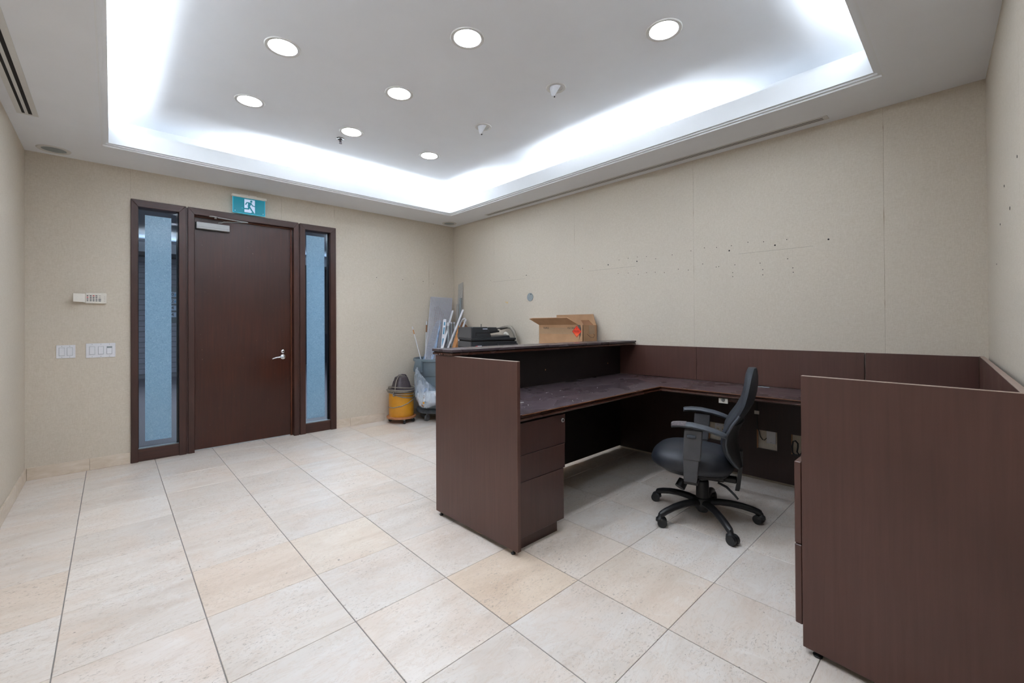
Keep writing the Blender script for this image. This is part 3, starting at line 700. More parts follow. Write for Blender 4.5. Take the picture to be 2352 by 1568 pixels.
def sprinkler():
    p = at_z(782, 318, ZU); t = thing('sprinkler_head', 'small dark sprinkler head hanging from the tray ceiling', 'sprinkler', (p.x, p.y, ZU))
    mb = MB(); mb.lathe([(0.020, 0.0), (0.034, 0.0), (0.036, -0.004), (0.030, -0.008), (0.018, -0.006)], (0, 0, 0), 24, cap=False); obj('escutcheon', mb, 'steel', t, world=False, smooth=True)
    mb = MB(); mb.lathe([(0.026, -0.002), (0.020, -0.004), (0.010, -0.006), (0.008, -0.012)], (0, 0, 0), 20); obj('cup', mb, 'dark_slot', t, world=False)
    obj('body', MB().lathe([(0.009, -0.006), (0.008, -0.020), (0.006, -0.034), (0.007, -0.040)], (0, 0, 0), 14), 'motor_brown', t, world=False, smooth=True)
    for s in (-1, 1): obj('frame_arm', MB().tube([(0.006*s, 0, -0.018), (0.011*s, 0, -0.030), (0.003*s, 0, -0.047)], 0.002, 6), 'motor_brown', t, world=False)
    obj('deflector', MB().lathe([(0.002, -0.044), (0.014, -0.047), (0.014, -0.049), (0.002, -0.049)], (0, 0, 0), 18), 'motor_brown', t, world=False)
sprinkler()
def speaker(x, y, label):
    t = thing('ceiling_speaker', label, 'speaker', (x, y, H))
    mb = MB(); mb.lathe([(0.075, 0.0), (0.078, -0.006), (0.100, -0.007), (0.105, 0.0)], (0, 0, 0), 36, cap=False); obj('rim', mb, 'trim_white', t, world=False, smooth=True)
    mb = MB(); mb.lathe([(0.076, -0.001), (0.060, -0.003), (0.002, -0.003)], (0, 0, 0), 32); obj('grille', mb, 'grey_plate', t, world=False, smooth=True)
speaker(-0.355, 5.275, 'round flush ceiling speaker above the left wall corner')
speaker(3.665, 5.275, 'round flush ceiling speaker above the far wall corner')
def diffuser(pts, label, w0, slots, ends):
    """slot diffuser flush in the soffit; pts = axis function along length"""
    t = thing('slot_diffuser', label, 'air vent', (*pts(ends[0], 0), H))
    def quad(s0, s1, a, b, z0, z1):
        return MB().hexa([(*pts(s0, a), z0), (*pts(s1, a), z0), (*pts(s1, b), z0), (*pts(s0, b), z0), (*pts(s0, a), z1), (*pts(s1, a), z1), (*pts(s1, b), z1), (*pts(s0, b), z1)])
    obj('frame', quad(ends[0], ends[1], -w0, w0, H-0.0035, H), 'trim_white', t)
    for a, b in slots: obj('slot', quad(ends[0]+0.03, ends[1]-0.03, a, b, H-0.0045, H-0.0030), 'dark_slot', t)
diffuser(lambda s, w: (-0.430+w, s), 'white slot diffuser with two black slots along the left wall', 0.052, [(-0.025, -0.011), (0.006, 0.024)], (1.2, 4.525))
diffuser(lambda s, w: (3.787+(2.6-s)*0.0125+w, s), 'long slim slot diffuser along the beige wall', 0.036, [(-0.016, -0.009), (0.008, 0.015)], (0.70, 4.54))

# ================================================================ RECEPTION DESK
def bx(y): return wall_x(y)-0.030        # room face of the panels standing along the beige wall
def desk():
    t = thing('reception_desk', 'dark wood L-shaped reception desk with raised counter, open towards the chair', 'desk', (1.64, 2.5, 0))
    P0 = (1.627, 2.515); P1 = (1.648, 1.728)      # end panel face line
    th = 0.027
    e = obj('end_panel', MB().zprism([P0, P1, (P1[0]+th, P1[1]+0.001), (P0[0]+th, P0[1])], 0.026, 1.088, 0.0015), 'wood', t)
    obj('edge_strip', MB().zprism([(P0[0]+0.001, P0[1]), (P1[0]+0.001, P1[1]), (P1[0]+th-0.001, P1[1]+0.001), (P0[0]+th-0.001, P0[1])], 1.088, 1.0886), 'pale_edge', e)
    obj('edge_strip', MB().zprism([(P1[0]-0.0006, P1[1]), (P1[0]+0.0016, P1[1]-0.0006), (P1[0]+0.0016, P1[1]+0.001), (P1[0]-0.0004, P1[1]+0.001)], 0.03, 1.087), 'edge_highlight', e)  # paler line painted in as the highlight along the front edge
    c = at_x(1075, 1200, 1.632)
    obj('chip', MB().zprism([(P0[0]+0.0116, 2.10), (P0[0]+0.0128, 2.04), (P0[0]+0.016, 2.04), (P0[0]+0.016, 2.10)], 0.0255, 0.040), 'wood_raw', e)
    yb = 2.530
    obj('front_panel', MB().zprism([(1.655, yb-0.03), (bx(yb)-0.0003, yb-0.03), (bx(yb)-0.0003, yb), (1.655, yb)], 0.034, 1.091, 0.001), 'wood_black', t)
    for u, v in ((1253, 849), (1396, 834)):
        p = at_y(u, v, yb-0.03); obj('chip', MB().cyl((p.x, yb-0.0295, p.z), (p.x, yb-0.032, p.z), 0.007, 0.004, n=7), 'wood_raw', t)
    # transaction counter with a grooved edge, ending just short of the wall
    def counter(a, b, y0, y1, z0, z1, nm, mat):
        xr0, xr1 = 1.625, bx(2.4)-0.01
        return obj(nm, MB().hexa([(xr0+a, y0, z0+0.006), (xr1+b, y0, z0-0.002), (xr1+b, y1, z0-0.002), (xr0+a, y1, z0+0.006), (xr0+a, y0, z1+0.006), (xr1+b, y0, z1-0.002), (xr1+b, y1, z1-0.002), (xr0+a, y1, z1+0.006)], 0.0015), mat, t)
    counter(-0.004, 0, 2.306, 2.548, 1.108, 1.1255, 'counter_top', 'wood_top')
    counter(0.006, -0.004, 2.316, 2.540, 1.1015, 1.1085, 'counter_groove', 'dark_slot')
    counter(-0.001, 0, 2.309, 2.545, 1.086, 1.1020, 'counter_base', 'wood_edge')
    # worktop: long run and the return along the wall, mitred in the inner corner
    zt, tk = 0.780, 0.036
    xe0, xe1 = 3.277, 3.335
    fy = 1.742
    def prof_strip(p, q, nrm, nm):
        """shaped front edge: lip, cove, bead"""
        p, q, nrm = Vector(p), Vector(q), Vector(nrm)
        pr = [(0.0, 0.0), (0.012, 0.0), (0.012, -0.006), (0.003, -0.012), (0.002, -0.018), (0.010, -0.022), (0.012, -0.029), (0.006, -0.036), (0.0, -0.036)]
        mb = MB(); rings = [[e+nrm*a+Vector((0, 0, b)) for a, b in pr] for e in (p, q)]; mb.loft(rings); return obj(nm, mb, 'wood_edge', t, smooth=True)
    obj('worktop', MB().zprism([(1.676, fy+0.012), (xe0+0.012, fy+0.012), (bx(2.498)-0.002, 2.498), (1.676, 2.498)], zt-tk, zt, 0.001), 'wood_top', t)
    obj('worktop', MB().zprism([(xe0+0.013, fy+0.011), (xe1+0.012, 0.53), (bx(0.53)-0.002, 0.53), (bx(2.497)-0.002, 2.497)], zt-tk, zt, 0.001), 'wood_top_y', t)
    prof_strip((1.676, fy+0.012, zt), (xe0+0.012, fy+0.012, zt), (0, -1, 0), 'worktop_edge')
    prof_strip((xe0+0.012, fy+0.012, zt), (xe1+0.012, 0.53, zt), (-1, 0, 0), 'worktop_edge')
    obj('worn_edge', MB().box(1.70, xe0, fy-0.0008, fy+0.0012, zt-0.0016, zt+0.0005), 'worn_brown', t)
    obj('worn_edge', MB().zprism([(xe0-0.0010, fy), (xe1-0.0010, 0.54), (xe1+0.0015, 0.54), (xe0+0.0015, fy)], zt-0.0016, zt+0.0005), 'worn_brown', t)
    a = at_z(1275, 911, zt); b = at_z(1344, 902, zt)
    obj('scratch', MB().tube([(a.x, a.y, zt+0.0003), (b.x, b.y, zt+0.0003)], 0.0012, 4), 'dark_slot', t)
    # panels along the beige wall: upper boards and lower board with three cut-outs
    for y0, y1 in ((1.709, 2.529), (0.521, 1.706)):
        obj('back_panel', MB().zprism([(bx(y0), y0), (bx(y0)+0.024, y0), (bx(y1)+0.024, y1), (bx(y1), y1)], zt+0.002, 1.080, 0.001), 'wood', t)
    holes = [(1.455, 1.604, 0.268, 0.422), (1.068, 1.214, 0.267, 0.418), (0.82, 0.970, 0.267, 0.421)]
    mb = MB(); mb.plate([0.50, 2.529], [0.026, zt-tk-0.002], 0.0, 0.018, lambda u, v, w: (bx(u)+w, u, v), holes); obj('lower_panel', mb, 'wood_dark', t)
    for h in holes:
        obj('cutout_edge', MB().zprism([(bx(h[1])+0.0005, h[1]-0.004), (bx(h[1])+0.0175, h[1]-0.004), (bx(h[1])+0.0175, h[1]), (bx(h[1])+0.0005, h[1])], h[2], h[3]), 'wood_raw', t)
    # lock plate under the return
    q = Vector((xe0+0.055, 1.40, 0.0))
    p = at_x(1662, 918, 3.33)
    lp = obj('lock_plate', MB().box(3.322, 3.328, p.y-0.032, p.y+0.032, 0.700, 0.736, 0.001), 'cream_plastic', t)
    obj('lock_barrel', MB().cyl((3.322, p.y, p.z), (3.314, p.y, p.z), 0.011, n=16), 'steel', lp)
    obj('support_rail', MB().box(3.329, 3.36, p.y-0.10, p.y+0.04, 0.716, 0.744), 'wood_edge', t)
    for x, y in ((1.644, 2.475), (1.660, 1.778)):
        obj('glide_foot', MB().lathe([(0.012, 0.0), (0.013, 0.006), (0.008, 0.010), (0.005, 0.012), (0.005, 0.027)], (x, y, 0), 12), 'black_plastic', t, smooth=True)
desk()

def pedestal():
    t = thing('drawer_pedestal', 'three-drawer dark wood pedestal under the counter end panel, with round lock', 'drawer unit', (1.88, 1.76, 0))
    x0, x1, y0, y1 = 1.696, 2.072, 1.775, 2.36
    obj('carcass', MB().box(x0, x1, y0, y1, 0.085, 0.728, 0.001), 'wood_pedestal', t)
    obj('plinth', MB().box(x0+0.006, 2.045, y0+0.012, y1, 0.0, 0.086), 'wood_pedestal', t)
    for k, (z0, z1, xr) in enumerate(((0.551, 0.731, 2.090), (0.398, 0.548, 2.086), (0.080, 0.395, 2.073))):
        xl = 1.690 if k < 2 else 1.686
        d = obj('drawer', MB().box(xl, xr, 1.752, 1.774, z0, z1, 0.002), 'wood_pedestal', t)
        if k == 0:
            lk = obj('lock', MB().cyl((2.064, 1.752, 0.695), (2.064, 1.747, 0.695), 0.0125, n=18), 'closer_metal', d, smooth=True)
            obj('keyhole', MB().cyl((2.064, 1.7475, 0.695), (2.064, 1.7462, 0.695), 0.007, n=12), 'dark_slot', d)
pedestal()

def desk_return():
    t = thing('desk_return', 'dark wood desk wing with tall end panel at the right edge', 'desk', (2.0, 0.2, 0))
    P0 = (1.9915, 0.463); P1 = (1.940, -0.122); th = 0.026
    e = obj('end_panel', MB().zprism([P0, P1, (P1[0]+th, P1[1]), (P0[0]+th, P0[1])], 0.024, 1.0875, 0.0012), 'wood', t)
    obj('edge_strip', MB().zprism([(P0[0]+0.0006, P0[1]-0.0006), (P1[0]+0.0006, P1[1]), (P1[0]+th-0.001, P1[1]), (P0[0]+th-0.001, P0[1]-0.0006)], 1.0873, 1.0882), 'pale_edge', e)
    obj('side_panel', MB().zprism([(P1[0]+th, -0.099), (3.885, -0.031), (3.885, -0.051), (P1[0]+th, -0.121)], 0.024, 1.0850, 0.001), 'wood', t)
    sp = obj('edge_strip', MB().zprism([(P1[0]+th, -0.0995), (3.885, -0.0315), (3.885, -0.0505), (P1[0]+th, -0.1205)], 1.0850, 1.0858), 'pale_edge', t)
    obj('back_panel', MB().zprism([(bx(0.0), -0.030), (bx(0.0)+0.024, -0.030), (bx(0.51)+0.024, 0.514), (bx(0.51), 0.514)], 0.03, 1.080, 0.001), 'wood', t)
    obj('worktop', MB().zprism([(2.02, 0.45), (bx(0.45)-0.002, 0.45), (bx(0.0)-0.002, -0.025), (2.02, -0.09)], 0.744, 0.780, 0.001), 'wood_top', t)
    for x, y in ((2.010, 0.418), (1.985, -0.08), (3.80, 0.02)):
        obj('glide_foot', MB().lathe([(0.016, 0.0), (0.017, 0.006), (0.009, 0.012), (0.006, 0.014), (0.006, 0.026)], (x, y, 0), 14), 'black_plastic', t, smooth=True)
desk_return()
def pedestal2():
    t = thing('drawer_pedestal', 'drawer pedestal inside the right wing, only its front edges showing', 'drawer unit', (2.2, 0.3, 0))
    obj('carcass', MB().box(2.026, 2.40, 0.02, 0.452, 0.03, 0.735, 0.001), 'wood', t)
    for z0, z1 in ((0.418, 0.744), (0.100, 0.414)):
        obj('drawer', MB().zprism([(2.000, 0.466), (2.405, 0.466), (2.405, 0.491), (2.003, 0.491)], z0, z1, 0.003), 'wood', t)
pedestal2()

# outlets and cables behind the cut-outs
def outlets():
    def plate(y, z, w, h, label, n):
        x = wall_x(y); t = thing('outlet_plate', label, 'outlet', (x, y, z), group='outlets behind the desk cut-outs')
        obj('cover', MB().box(x-0.006, x, y-w/2, y+w/2, z-h/2, z+h/2, 0.001), 'white_plastic', t)
        for k in range(n):
            yy = y+(k-(n-1)/2)*0.046
            if n > 1:
                s = obj('socket', MB().box(x-0.008, x-0.006, yy-0.016, yy+0.016, z-0.012, z+0.030, 0.001), 'cream_plastic', t)
                for dy in (-0.006, 0.006): obj('slot', MB().box(x-0.0088, x-0.0079, yy+dy-0.0015, yy+dy+0.0015, z+0.006, z+0.018), 'dark_slot', s)
            for dz in (-h/2+0.010, h/2-0.010): obj('screw', MB().cyl((x-0.0075, yy, z+dz), (x-0.006, yy, z+dz), 0.003, n=8), 'steel', t)
    plate(1.510, 0.355, 0.10, 0.115, 'white outlet plate in the cut-out behind the chair arm', 2)
    plate(1.118, 0.372, 0.066, 0.115, 'blank white plate in the middle cut-out of the desk panel', 1)
    x = bx(1.212)-0.004
    t = obj('thin_cable', MB().tube([(x, 1.212, 0.735), (x, 1.212, 0.52), (x, 1.208, 0.43), (x+0.012, 1.200, 0.405), (x+0.025, 1.195, 0.36), (x+0.03, 1.180, 0.335), (x+0.03, 1.165, 0.335), (x+0.027, 1.150, 0.355)], 0.0032, 6), 'black_plastic', smooth=True)
    tag(t, 'thin black cable running down the desk panel into the middle cut-out', 'cable')
    c = obj('cable_clip', MB().box(bx(1.21)-0.009, bx(1.21)-0.0003, 1.194, 1.230, 0.545, 0.573, 0.001), 'cream_plastic'); tag(c, 'small square cream clip holding the cable to the desk panel', 'clip')
    x = bx(0.93)-0.004
    cb = obj('black_cord', MB().tube([(x+0.02, 0.895, 0.40), (x, 0.895, 0.33), (x-0.002, 0.90, 0.29), (x-0.006, 0.915, 0.275), (x-0.006, 0.93, 0.295), (x-0.003, 0.925, 0.33), (x-0.003, 0.925, 0.36), (x-0.004, 0.94, 0.378), (x-0.004, 0.957, 0.37), (x-0.006, 0.962, 0.33), (x-0.008, 0.960, 0.285), (x-0.010, 0.945, 0.270), (x-0.012, 0.92, 0.272)], 0.006, 8), 'black_plastic', smooth=True)
    tag(cb, 'looped black cord hanging in the cut-out beside the right wing', 'cord')
outlets()

# ================================================================ OFFICE CHAIR (local: +x forward, +y towards the camera side)
def chair():
    t = thing('office_chair', 'black swivel office chair with worn arm pads on a five-star base', 'chair', (2.885, 1.235, 0), math.radians(107.8))
    k = dict(world=False, smooth=True)
    def O(name, mb, mat, parent=t, **kw): d = dict(k); d.update(kw); return obj(name, mb, mat, parent, **d)
    # base
    O('hub', MB().lathe([(0.030, 0.045), (0.050, 0.075), (0.056, 0.110), (0.046, 0.136), (0.040, 0.140)], n=24), 'chair_plastic')
    O('column', MB().lathe([(0.041, 0.130), (0.039, 0.245), (0.036, 0.250), (0.030, 0.252)], n=24), 'chair_plastic')
    O('gas_lift', MB().lathe([(0.026, 0.245), (0.026, 0.258), (0.034, 0.260), (0.034, 0.272), (0.02, 0.300)], n=20), 'black_plastic')
    for a in (157, 229, 300, 12, 84):
        la = math.radians(a)-math.radians(107.8); c, s = math.cos(la), math.sin(la)
        pts = [(0.03, 0.105), (0.10, 0.112), (0.17, 0.110), (0.24, 0.100), (0.30, 0.085), (0.335, 0.072), (0.350, 0.064)]
        wd = [0.030, 0.028, 0.025, 0.023, 0.022, 0.021, 0.014]
        rings = []
        for (r, z), w in zip(pts, wd):
            ring = []
            for i in range(10):
                b = 2*PI*i/10; off = w*math.cos(b); h = 0.024*math.sin(b)*(1.0 if math.sin(b) > 0 else 0.7)
                ring.append((c*r-s*off, s*r+c*off, z+h))
            rings.append(ring)
        leg = O('leg', MB().loft(rings), 'chair_plastic')
        cx, cy = c*0.345, s*0.345
        ca = la+random.choice((-1.1, 0.9, 1.6)); ex, ey = math.cos(ca), math.sin(ca)
        cs = MB()
        O('caster_hood', MB().lathe([(0.012, 0.075), (0.016, 0.06), (0.026, 0.052), (0.028, 0.036)], (cx, cy, 0), 14), 'black_plastic', leg)
        ox, oy = cx-ey*0.012, cy+ex*0.012
        for d0, d1 in ((-0.026, -0.004), (0.004, 0.026)):
            O('caster_wheel', MB().cyl((ox+ex*d0, oy+ey*d0, 0.029), (ox+ex*d1, oy+ey*d1, 0.029), 0.029, n=20), 'black_plastic', leg)
    # mechanism
    O('mechanism', MB().box(-0.14, 0.12, -0.075, 0.075, 0.275, 0.330, 0.012), 'chair_plastic')
    O('knob', MB().cyl((0.105, 0.10, 0.262), (0.125, 0.13, 0.222), 0.030, 0.032, n=18), 'chair_plastic')
    O('lever', MB().tube([(-0.10, 0.07, 0.272), (-0.15, 0.10, 0.262), (-0.195, 0.13, 0.232), (-0.215, 0.14, 0.212)], [0.007, 0.008, 0.007, 0.006], 8), 'black_plastic')
    # seat cushion: stacked outlines
    def outline(x0, x1, hw, n=40, p=2.7):
        r = []
        for i in range(n):
            a = 2*PI*i/n; c, s = math.cos(a), math.sin(a)
            ax = (x1-x0)/2; X = (x0+x1)/2+math.copysign(abs(c)**(2/p), c)*ax
            Y = math.copysign(abs(s)**(2/p), s)*hw*(1.0-0.06*(c < 0)*abs(c))
            r.append((X, Y))
        return r
    def lift(x, q): return -0.028*max(0, (x-0.10)/0.23)**2*q     # waterfall front
    layers = [(0.045, 0.335, 0.0), (0.016, 0.342, 0.2), (0.002, 0.362, 0.5), (0.0, 0.392, 0.8), (0.012, 0.428, 1), (0.042, 0.452, 1), (0.10, 0.465, 1), (0.19, 0.470, 1)]
    rings = []
    for ins, z, q in layers:
        rings.append([(x, y, z+0.010+0.06*(x-0.05)+lift(x, q)+(0.012*max(0, -(x)/0.2) if z > 0.4 else 0)) for x, y in outline(-0.192+ins, 0.318-ins, 0.252-ins)])
    O('seat', MB().loft(rings), 'chair_seat')
    O('seat_shell', MB().loft([[(x, y, 0.322+0.06*(x-0.05)) for x, y in outline(-0.15, 0.25, 0.20)], [(x, y, 0.350+0.06*(x-0.05)) for x, y in outline(-0.175, 0.29, 0.235)]]), 'chair_plastic')
    # backrest: S-shaped cushion
    prof = [(0.385, -0.232, 0.085), (0.44, -0.218, 0.15), (0.50, -0.206, 0.195), (0.56, -0.200, 0.225), (0.62, -0.207, 0.238), (0.68, -0.236, 0.242), (0.74, -0.276, 0.235), (0.80, -0.306, 0.222), (0.86, -0.322, 0.205), (0.92, -0.329, 0.180), (0.965, -0.329, 0.142), (0.995, -0.325, 0.095), (1.012, -0.320, 0.050)]
    def back(th0, th1, wmul, nm, mat, zcut=None, dz=0.0):
        rings = []
        for i, (z, x, hw) in enumerate(prof):
            if zcut and z > zcut: break
            ring = []; n = 11
            e = min(1.0, (i+0.6)/3.0, (len(prof)-i-0.3)/3.0)
            for s_ in (1, -1):
                for j in range(n):
                    tt = (-1+2*j/(n-1))*s_
                    y = tt*hw*wmul; curve = 0.050*(tt*tt)*min(1, hw/0.2)
                    thick = (th1 if s_ > 0 else th0)*(1-abs(tt)**4*0.75)*(0.55+0.45*e)
                    ring.append((x+curve+thick, y, z+dz))
            rings.append(ring)
        return O(nm, MB().loft(rings), mat)
    back(0.0, 0.068, 1.0, 'backrest', 'chair_fabric')
    sh = back(-0.016, -0.002, 1.02, 'back_shell', 'chair_plastic', 0.70)
    for s_ in (1, -1):
        O('shell_edge', MB().tube([(x+0.052*min(1, hw/0.2)-0.004, s_*hw*1.0, z) for z, x, hw in prof[:7]], 0.0085, 8), 'arm_pad', sh)
    O('back_bar', MB().loft([[(x-0.012, -w, z), (x+0.012, -w, z), (x+0.012, w, z), (x-0.012, w, z)] for x, w, z in ((-0.206, 0.032, 0.225), (-0.212, 0.040, 0.250), (-0.226, 0.040, 0.37), (-0.228, 0.036, 0.48))]), 'black_plastic')
    O('bar_link', MB().box(-0.205, -0.10, -0.03, 0.03, 0.268, 0.300, 0.006), 'chair_plastic')
    # arms
    for s_ in (1, -1):
        y = 0.275*s_
        lo = O('arm_post', MB().hexa([(0.005, y-0.012, 0.318), (0.080, y-0.012, 0.318), (0.080, y+0.012, 0.318), (0.005, y+0.012, 0.318), (-0.012, y-0.012, 0.49), (0.083, y-0.012, 0.49), (0.083, y+0.012, 0.49), (-0.012, y+0.012, 0.49)], 0.004), 'arm_plastic')
        O('arm_sleeve', MB().hexa([(-0.016, y-0.016, 0.455), (0.083, y-0.016, 0.455), (0.083, y+0.016, 0.455), (-0.016, y+0.016, 0.455), (-0.030, y-0.016, 0.640), (0.075, y-0.016, 0.640), (0.075, y+0.016, 0.640), (-0.030, y+0.016, 0.640)], 0.004), 'arm_plastic')
        O('arm_bracket', MB().box(0.0, 0.08, y*0.45 if s_ > 0 else y, y if s_ > 0 else y*0.45, 0.300, 0.318, 0.003), 'chair_plastic')
        O('arm_button', MB().box(0.005, 0.062, y+s_*0.016-0.008, y+s_*0.016+0.008, 0.592, 0.612, 0.004), 'arm_pad')
        path = [(0.150, 0.658, 0.018), (0.142, 0.662, 0.034), (0.10, 0.668, 0.040), (0.03, 0.668, 0.041), (-0.05, 0.656, 0.039), (-0.11, 0.640, 0.034), (-0.150, 0.624, 0.027), (-0.162, 0.618, 0.014)]
        rings = []
        for x, z, w in path:
            rings.append([(x, y+w*math.cos(2*PI*i/12), z+0.017*math.sin(2*PI*i/12)) for i in range(12)])
        pad = O('arm_pad', MB().loft(rings), 'arm_pad')
        if s_ > 0:
            rr = [[(x, y+w*1.01*math.cos(PI*i/8), z+0.0185*math.sin(PI*i/8)+0.0005) for i in range(9)] for x, z, w in ((0.151, 0.657, 0.016), (0.143, 0.662, 0.034), (0.11, 0.667, 0.040), (0.062, 0.669, 0.040))]
            w_ = O('worn_patch', MB().loft(rr, cap=False, closed=False), 'worn_foam', pad); w_['label'] = 'worn bare patch at the front of the near arm pad'
chair()

# ================================================================ FAR CORNER CLUTTER
def vacuum():
    cx, cy = 2.835, 5.215
    t = thing('drum_vacuum', 'yellow drum vacuum with brown motor head, cord wound round it', 'vacuum cleaner', (cx, cy, 0))
    k = dict(world=False, smooth=True)
    obj('dolly', MB().lathe([(0.185, 0.062), (0.192, 0.066), (0.192, 0.084), (0.185, 0.088)], n=36), 'dolly_wood', t, **k)
    for a in (50, 130, 215, 255, 320):
        if a == 215: continue
        c, s = math.cos(math.radians(a)), math.sin(math.radians(a))
        w = obj('caster', MB().cyl((c*0.155-s*0.012, s*0.155+c*0.012, 0.022), (c*0.155+s*0.012, s*0.155-c*0.012, 0.022), 0.022, n=16), 'black_plastic', t, **k)
        obj('caster_fork', MB().box(c*0.150-0.012, c*0.150+0.012, s*0.150-0.012, s*0.150+0.012, 0.034, 0.063, 0.003), 'steel', w, world=False)
    obj('drum', MB().lathe([(0.158, 0.088), (0.160, 0.094), (0.162, 0.20), (0.160, 0.30), (0.162, 0.395), (0.164, 0.402)], n=40), 'yellow_paint', t, **k)
    obj('rim', MB().lathe([(0.164, 0.398), (0.170, 0.404), (0.170, 0.424), (0.160, 0.436), (0.130, 0.442)], n=36), 'motor_brown', t, **k)
    def rr(r, z, n=32, p=3.2): return [(math.copysign(abs(math.cos(a))**(2/p), math.cos(a))*r, math.copysign(abs(math.sin(a))**(2/p), math.sin(a))*r, z) for a in [2*PI*i/n for i in range(n)]]
    obj('motor_head', MB().loft([rr(0.120, 0.438), rr(0.112, 0.47), rr(0.098, 0.53), rr(0.092, 0.545)]), 'motor_brown', t, **k)
    obj('motor_cap', MB().loft([rr(0.088, 0.545), rr(0.086, 0.555), rr(0.074, 0.595), rr(0.050, 0.608)]), 'motor_brown', t, **k)
    for a in range(0, 360, 45):
        c, s = math.cos(math.radians(a+20)), math.sin(math.radians(a+20))
        obj('rib', MB().tube([(c*0.119, s*0.119, 0.44), (c*0.101, s*0.101, 0.53), (c*0.078, s*0.078, 0.592)], 0.005, 6), 'motor_brown', t, **k)
    obj('handle', MB().tube([(-0.07, -0.02, 0.595), (-0.05, -0.02, 0.622), (0.0, -0.02, 0.630), (0.05, -0.02, 0.622), (0.07, -0.02, 0.595)], 0.009, 8), 'motor_brown', t, **k)
    # cord: several loose turns round the rim then two falls across the drum
    pts = []
    N = 150
    for i in range(N):
        u = i/(N-1); a = u*2*PI*6.2+0.6
        r = 0.176+0.010*math.sin(a*0.37)+0.006*math.sin(a*1.3); z = 0.415+0.055*math.sin(u*11)*0.55+0.02*math.sin(a*0.9+1)+0.02*u
        pts.append((r*math.cos(a), r*math.sin(a), z))
    obj('cord', MB().tube(pts, 0.0065, 6), 'cord_grey', t, **k)
    va = math.atan2(-cy, -cx)       # towards the camera
    def on(aoff, z, r=0.1685): return (r*math.cos(va+aoff), r*math.sin(va+aoff), z)
    obj('cord', MB().tube([on(-1.2, 0.43, 0.175), on(-0.9, 0.415, 0.172), on(-0.4, 0.375), on(0.1, 0.350), on(0.6, 0.335), on(1.1, 0.330), on(1.5, 0.328)], 0.0065, 6), 'cord_grey', t, **k)
    obj('cord', MB().tube([on(1.5, 0.328), on(1.1, 0.305), on(0.5, 0.265), on(0.0, 0.235), on(-0.6, 0.215), on(-1.2, 0.210), on(-1.6, 0.212)], 0.0065, 6), 'cord_grey', t, **k)
    obj('cord', MB().tube([(0.0, -0.02, 0.628), (-0.06, -0.04, 0.62), (-0.11, -0.07, 0.56), (-0.14, -0.10, 0.50), (-0.15, -0.11, 0.45)], 0.006, 6), 'cord_grey', t, **k)
    obj('cord', MB().tube([(-0.155, -0.085, 0.43), (-0.175, -0.10, 0.40), (-0.170, -0.10, 0.37), (-0.150, -0.09, 0.375)], 0.006, 6), 'cord_grey', t, **k)
    obj('latch', MB().box(-0.155, -0.145, -0.09, -0.075, 0.36, 0.40, 0.002), 'steel', t, world=False)
vacuum()

BC = (3.295, 5.085)
def bin_():
    cx, cy = BC
    t = thing('waste_bin', 'large round grey plastic waste bin on a dolly, behind the desk end', 'bin', (cx, cy, 0))
    k = dict(world=False, smooth=True); n = 48
    mb = MB()
    prof = [(0.225, 0.165), (0.233, 0.172), (0.268, 0.60), (0.274, 0.605), (0.278, 0.612), (0.286, 0.795), (0.304, 0.800), (0.307, 0.828), (0.300, 0.838), (0.290, 0.832), (0.278, 0.78), (0.262, 0.58), (0.222, 0.185)]
    mb.lathe(prof, n=n); obj('tub', mb, 'bin_grey', t, **k)
    va = math.atan2(-cy, -cx)
    for off in (-0.85, 2.29):
        a = va+off; c, s = math.cos(a), math.sin(a)
        obj('handle', MB().loft([[(c*r-s*w, s*r+c*w, z), (c*r+s*w, s*r-c*w, z), (c*(r-0.03)+s*w, s*(r-0.03)-c*w, z), (c*(r-0.03)-s*w, s*(r-0.03)+c*w, z)] for r, w, z in ((0.325, 0.075, 0.665), (0.330, 0.075, 0.70), (0.315, 0.065, 0.78), (0.305, 0.06, 0.815))]), 'bin_grey', t, **k)
    d = obj('dolly', MB().lathe([(0.225, 0.105), (0.262, 0.110), (0.270, 0.130), (0.266, 0.155), (0.240, 0.168)], n=40), 'bin_dark', t, **k)
    for off in (-0.75, 0.0, 0.75, 2.2, -2.2):
        a = va+off*1.0+0.12; c, s = math.cos(a), math.sin(a)
        w = obj('caster', MB().cyl((c*0.20-s*0.014, s*0.20+c*0.014, 0.042), (c*0.20+s*0.014, s*0.20-c*0.014, 0.042), 0.042, n=20), 'rubber_grey', d, **k)
        obj('caster_fork', MB().box(c*0.20-0.014, c*0.20+0.014, s*0.20-0.014, s*0.20+0.014, 0.060, 0.110, 0.003), 'steel', d, world=False)
bin_()

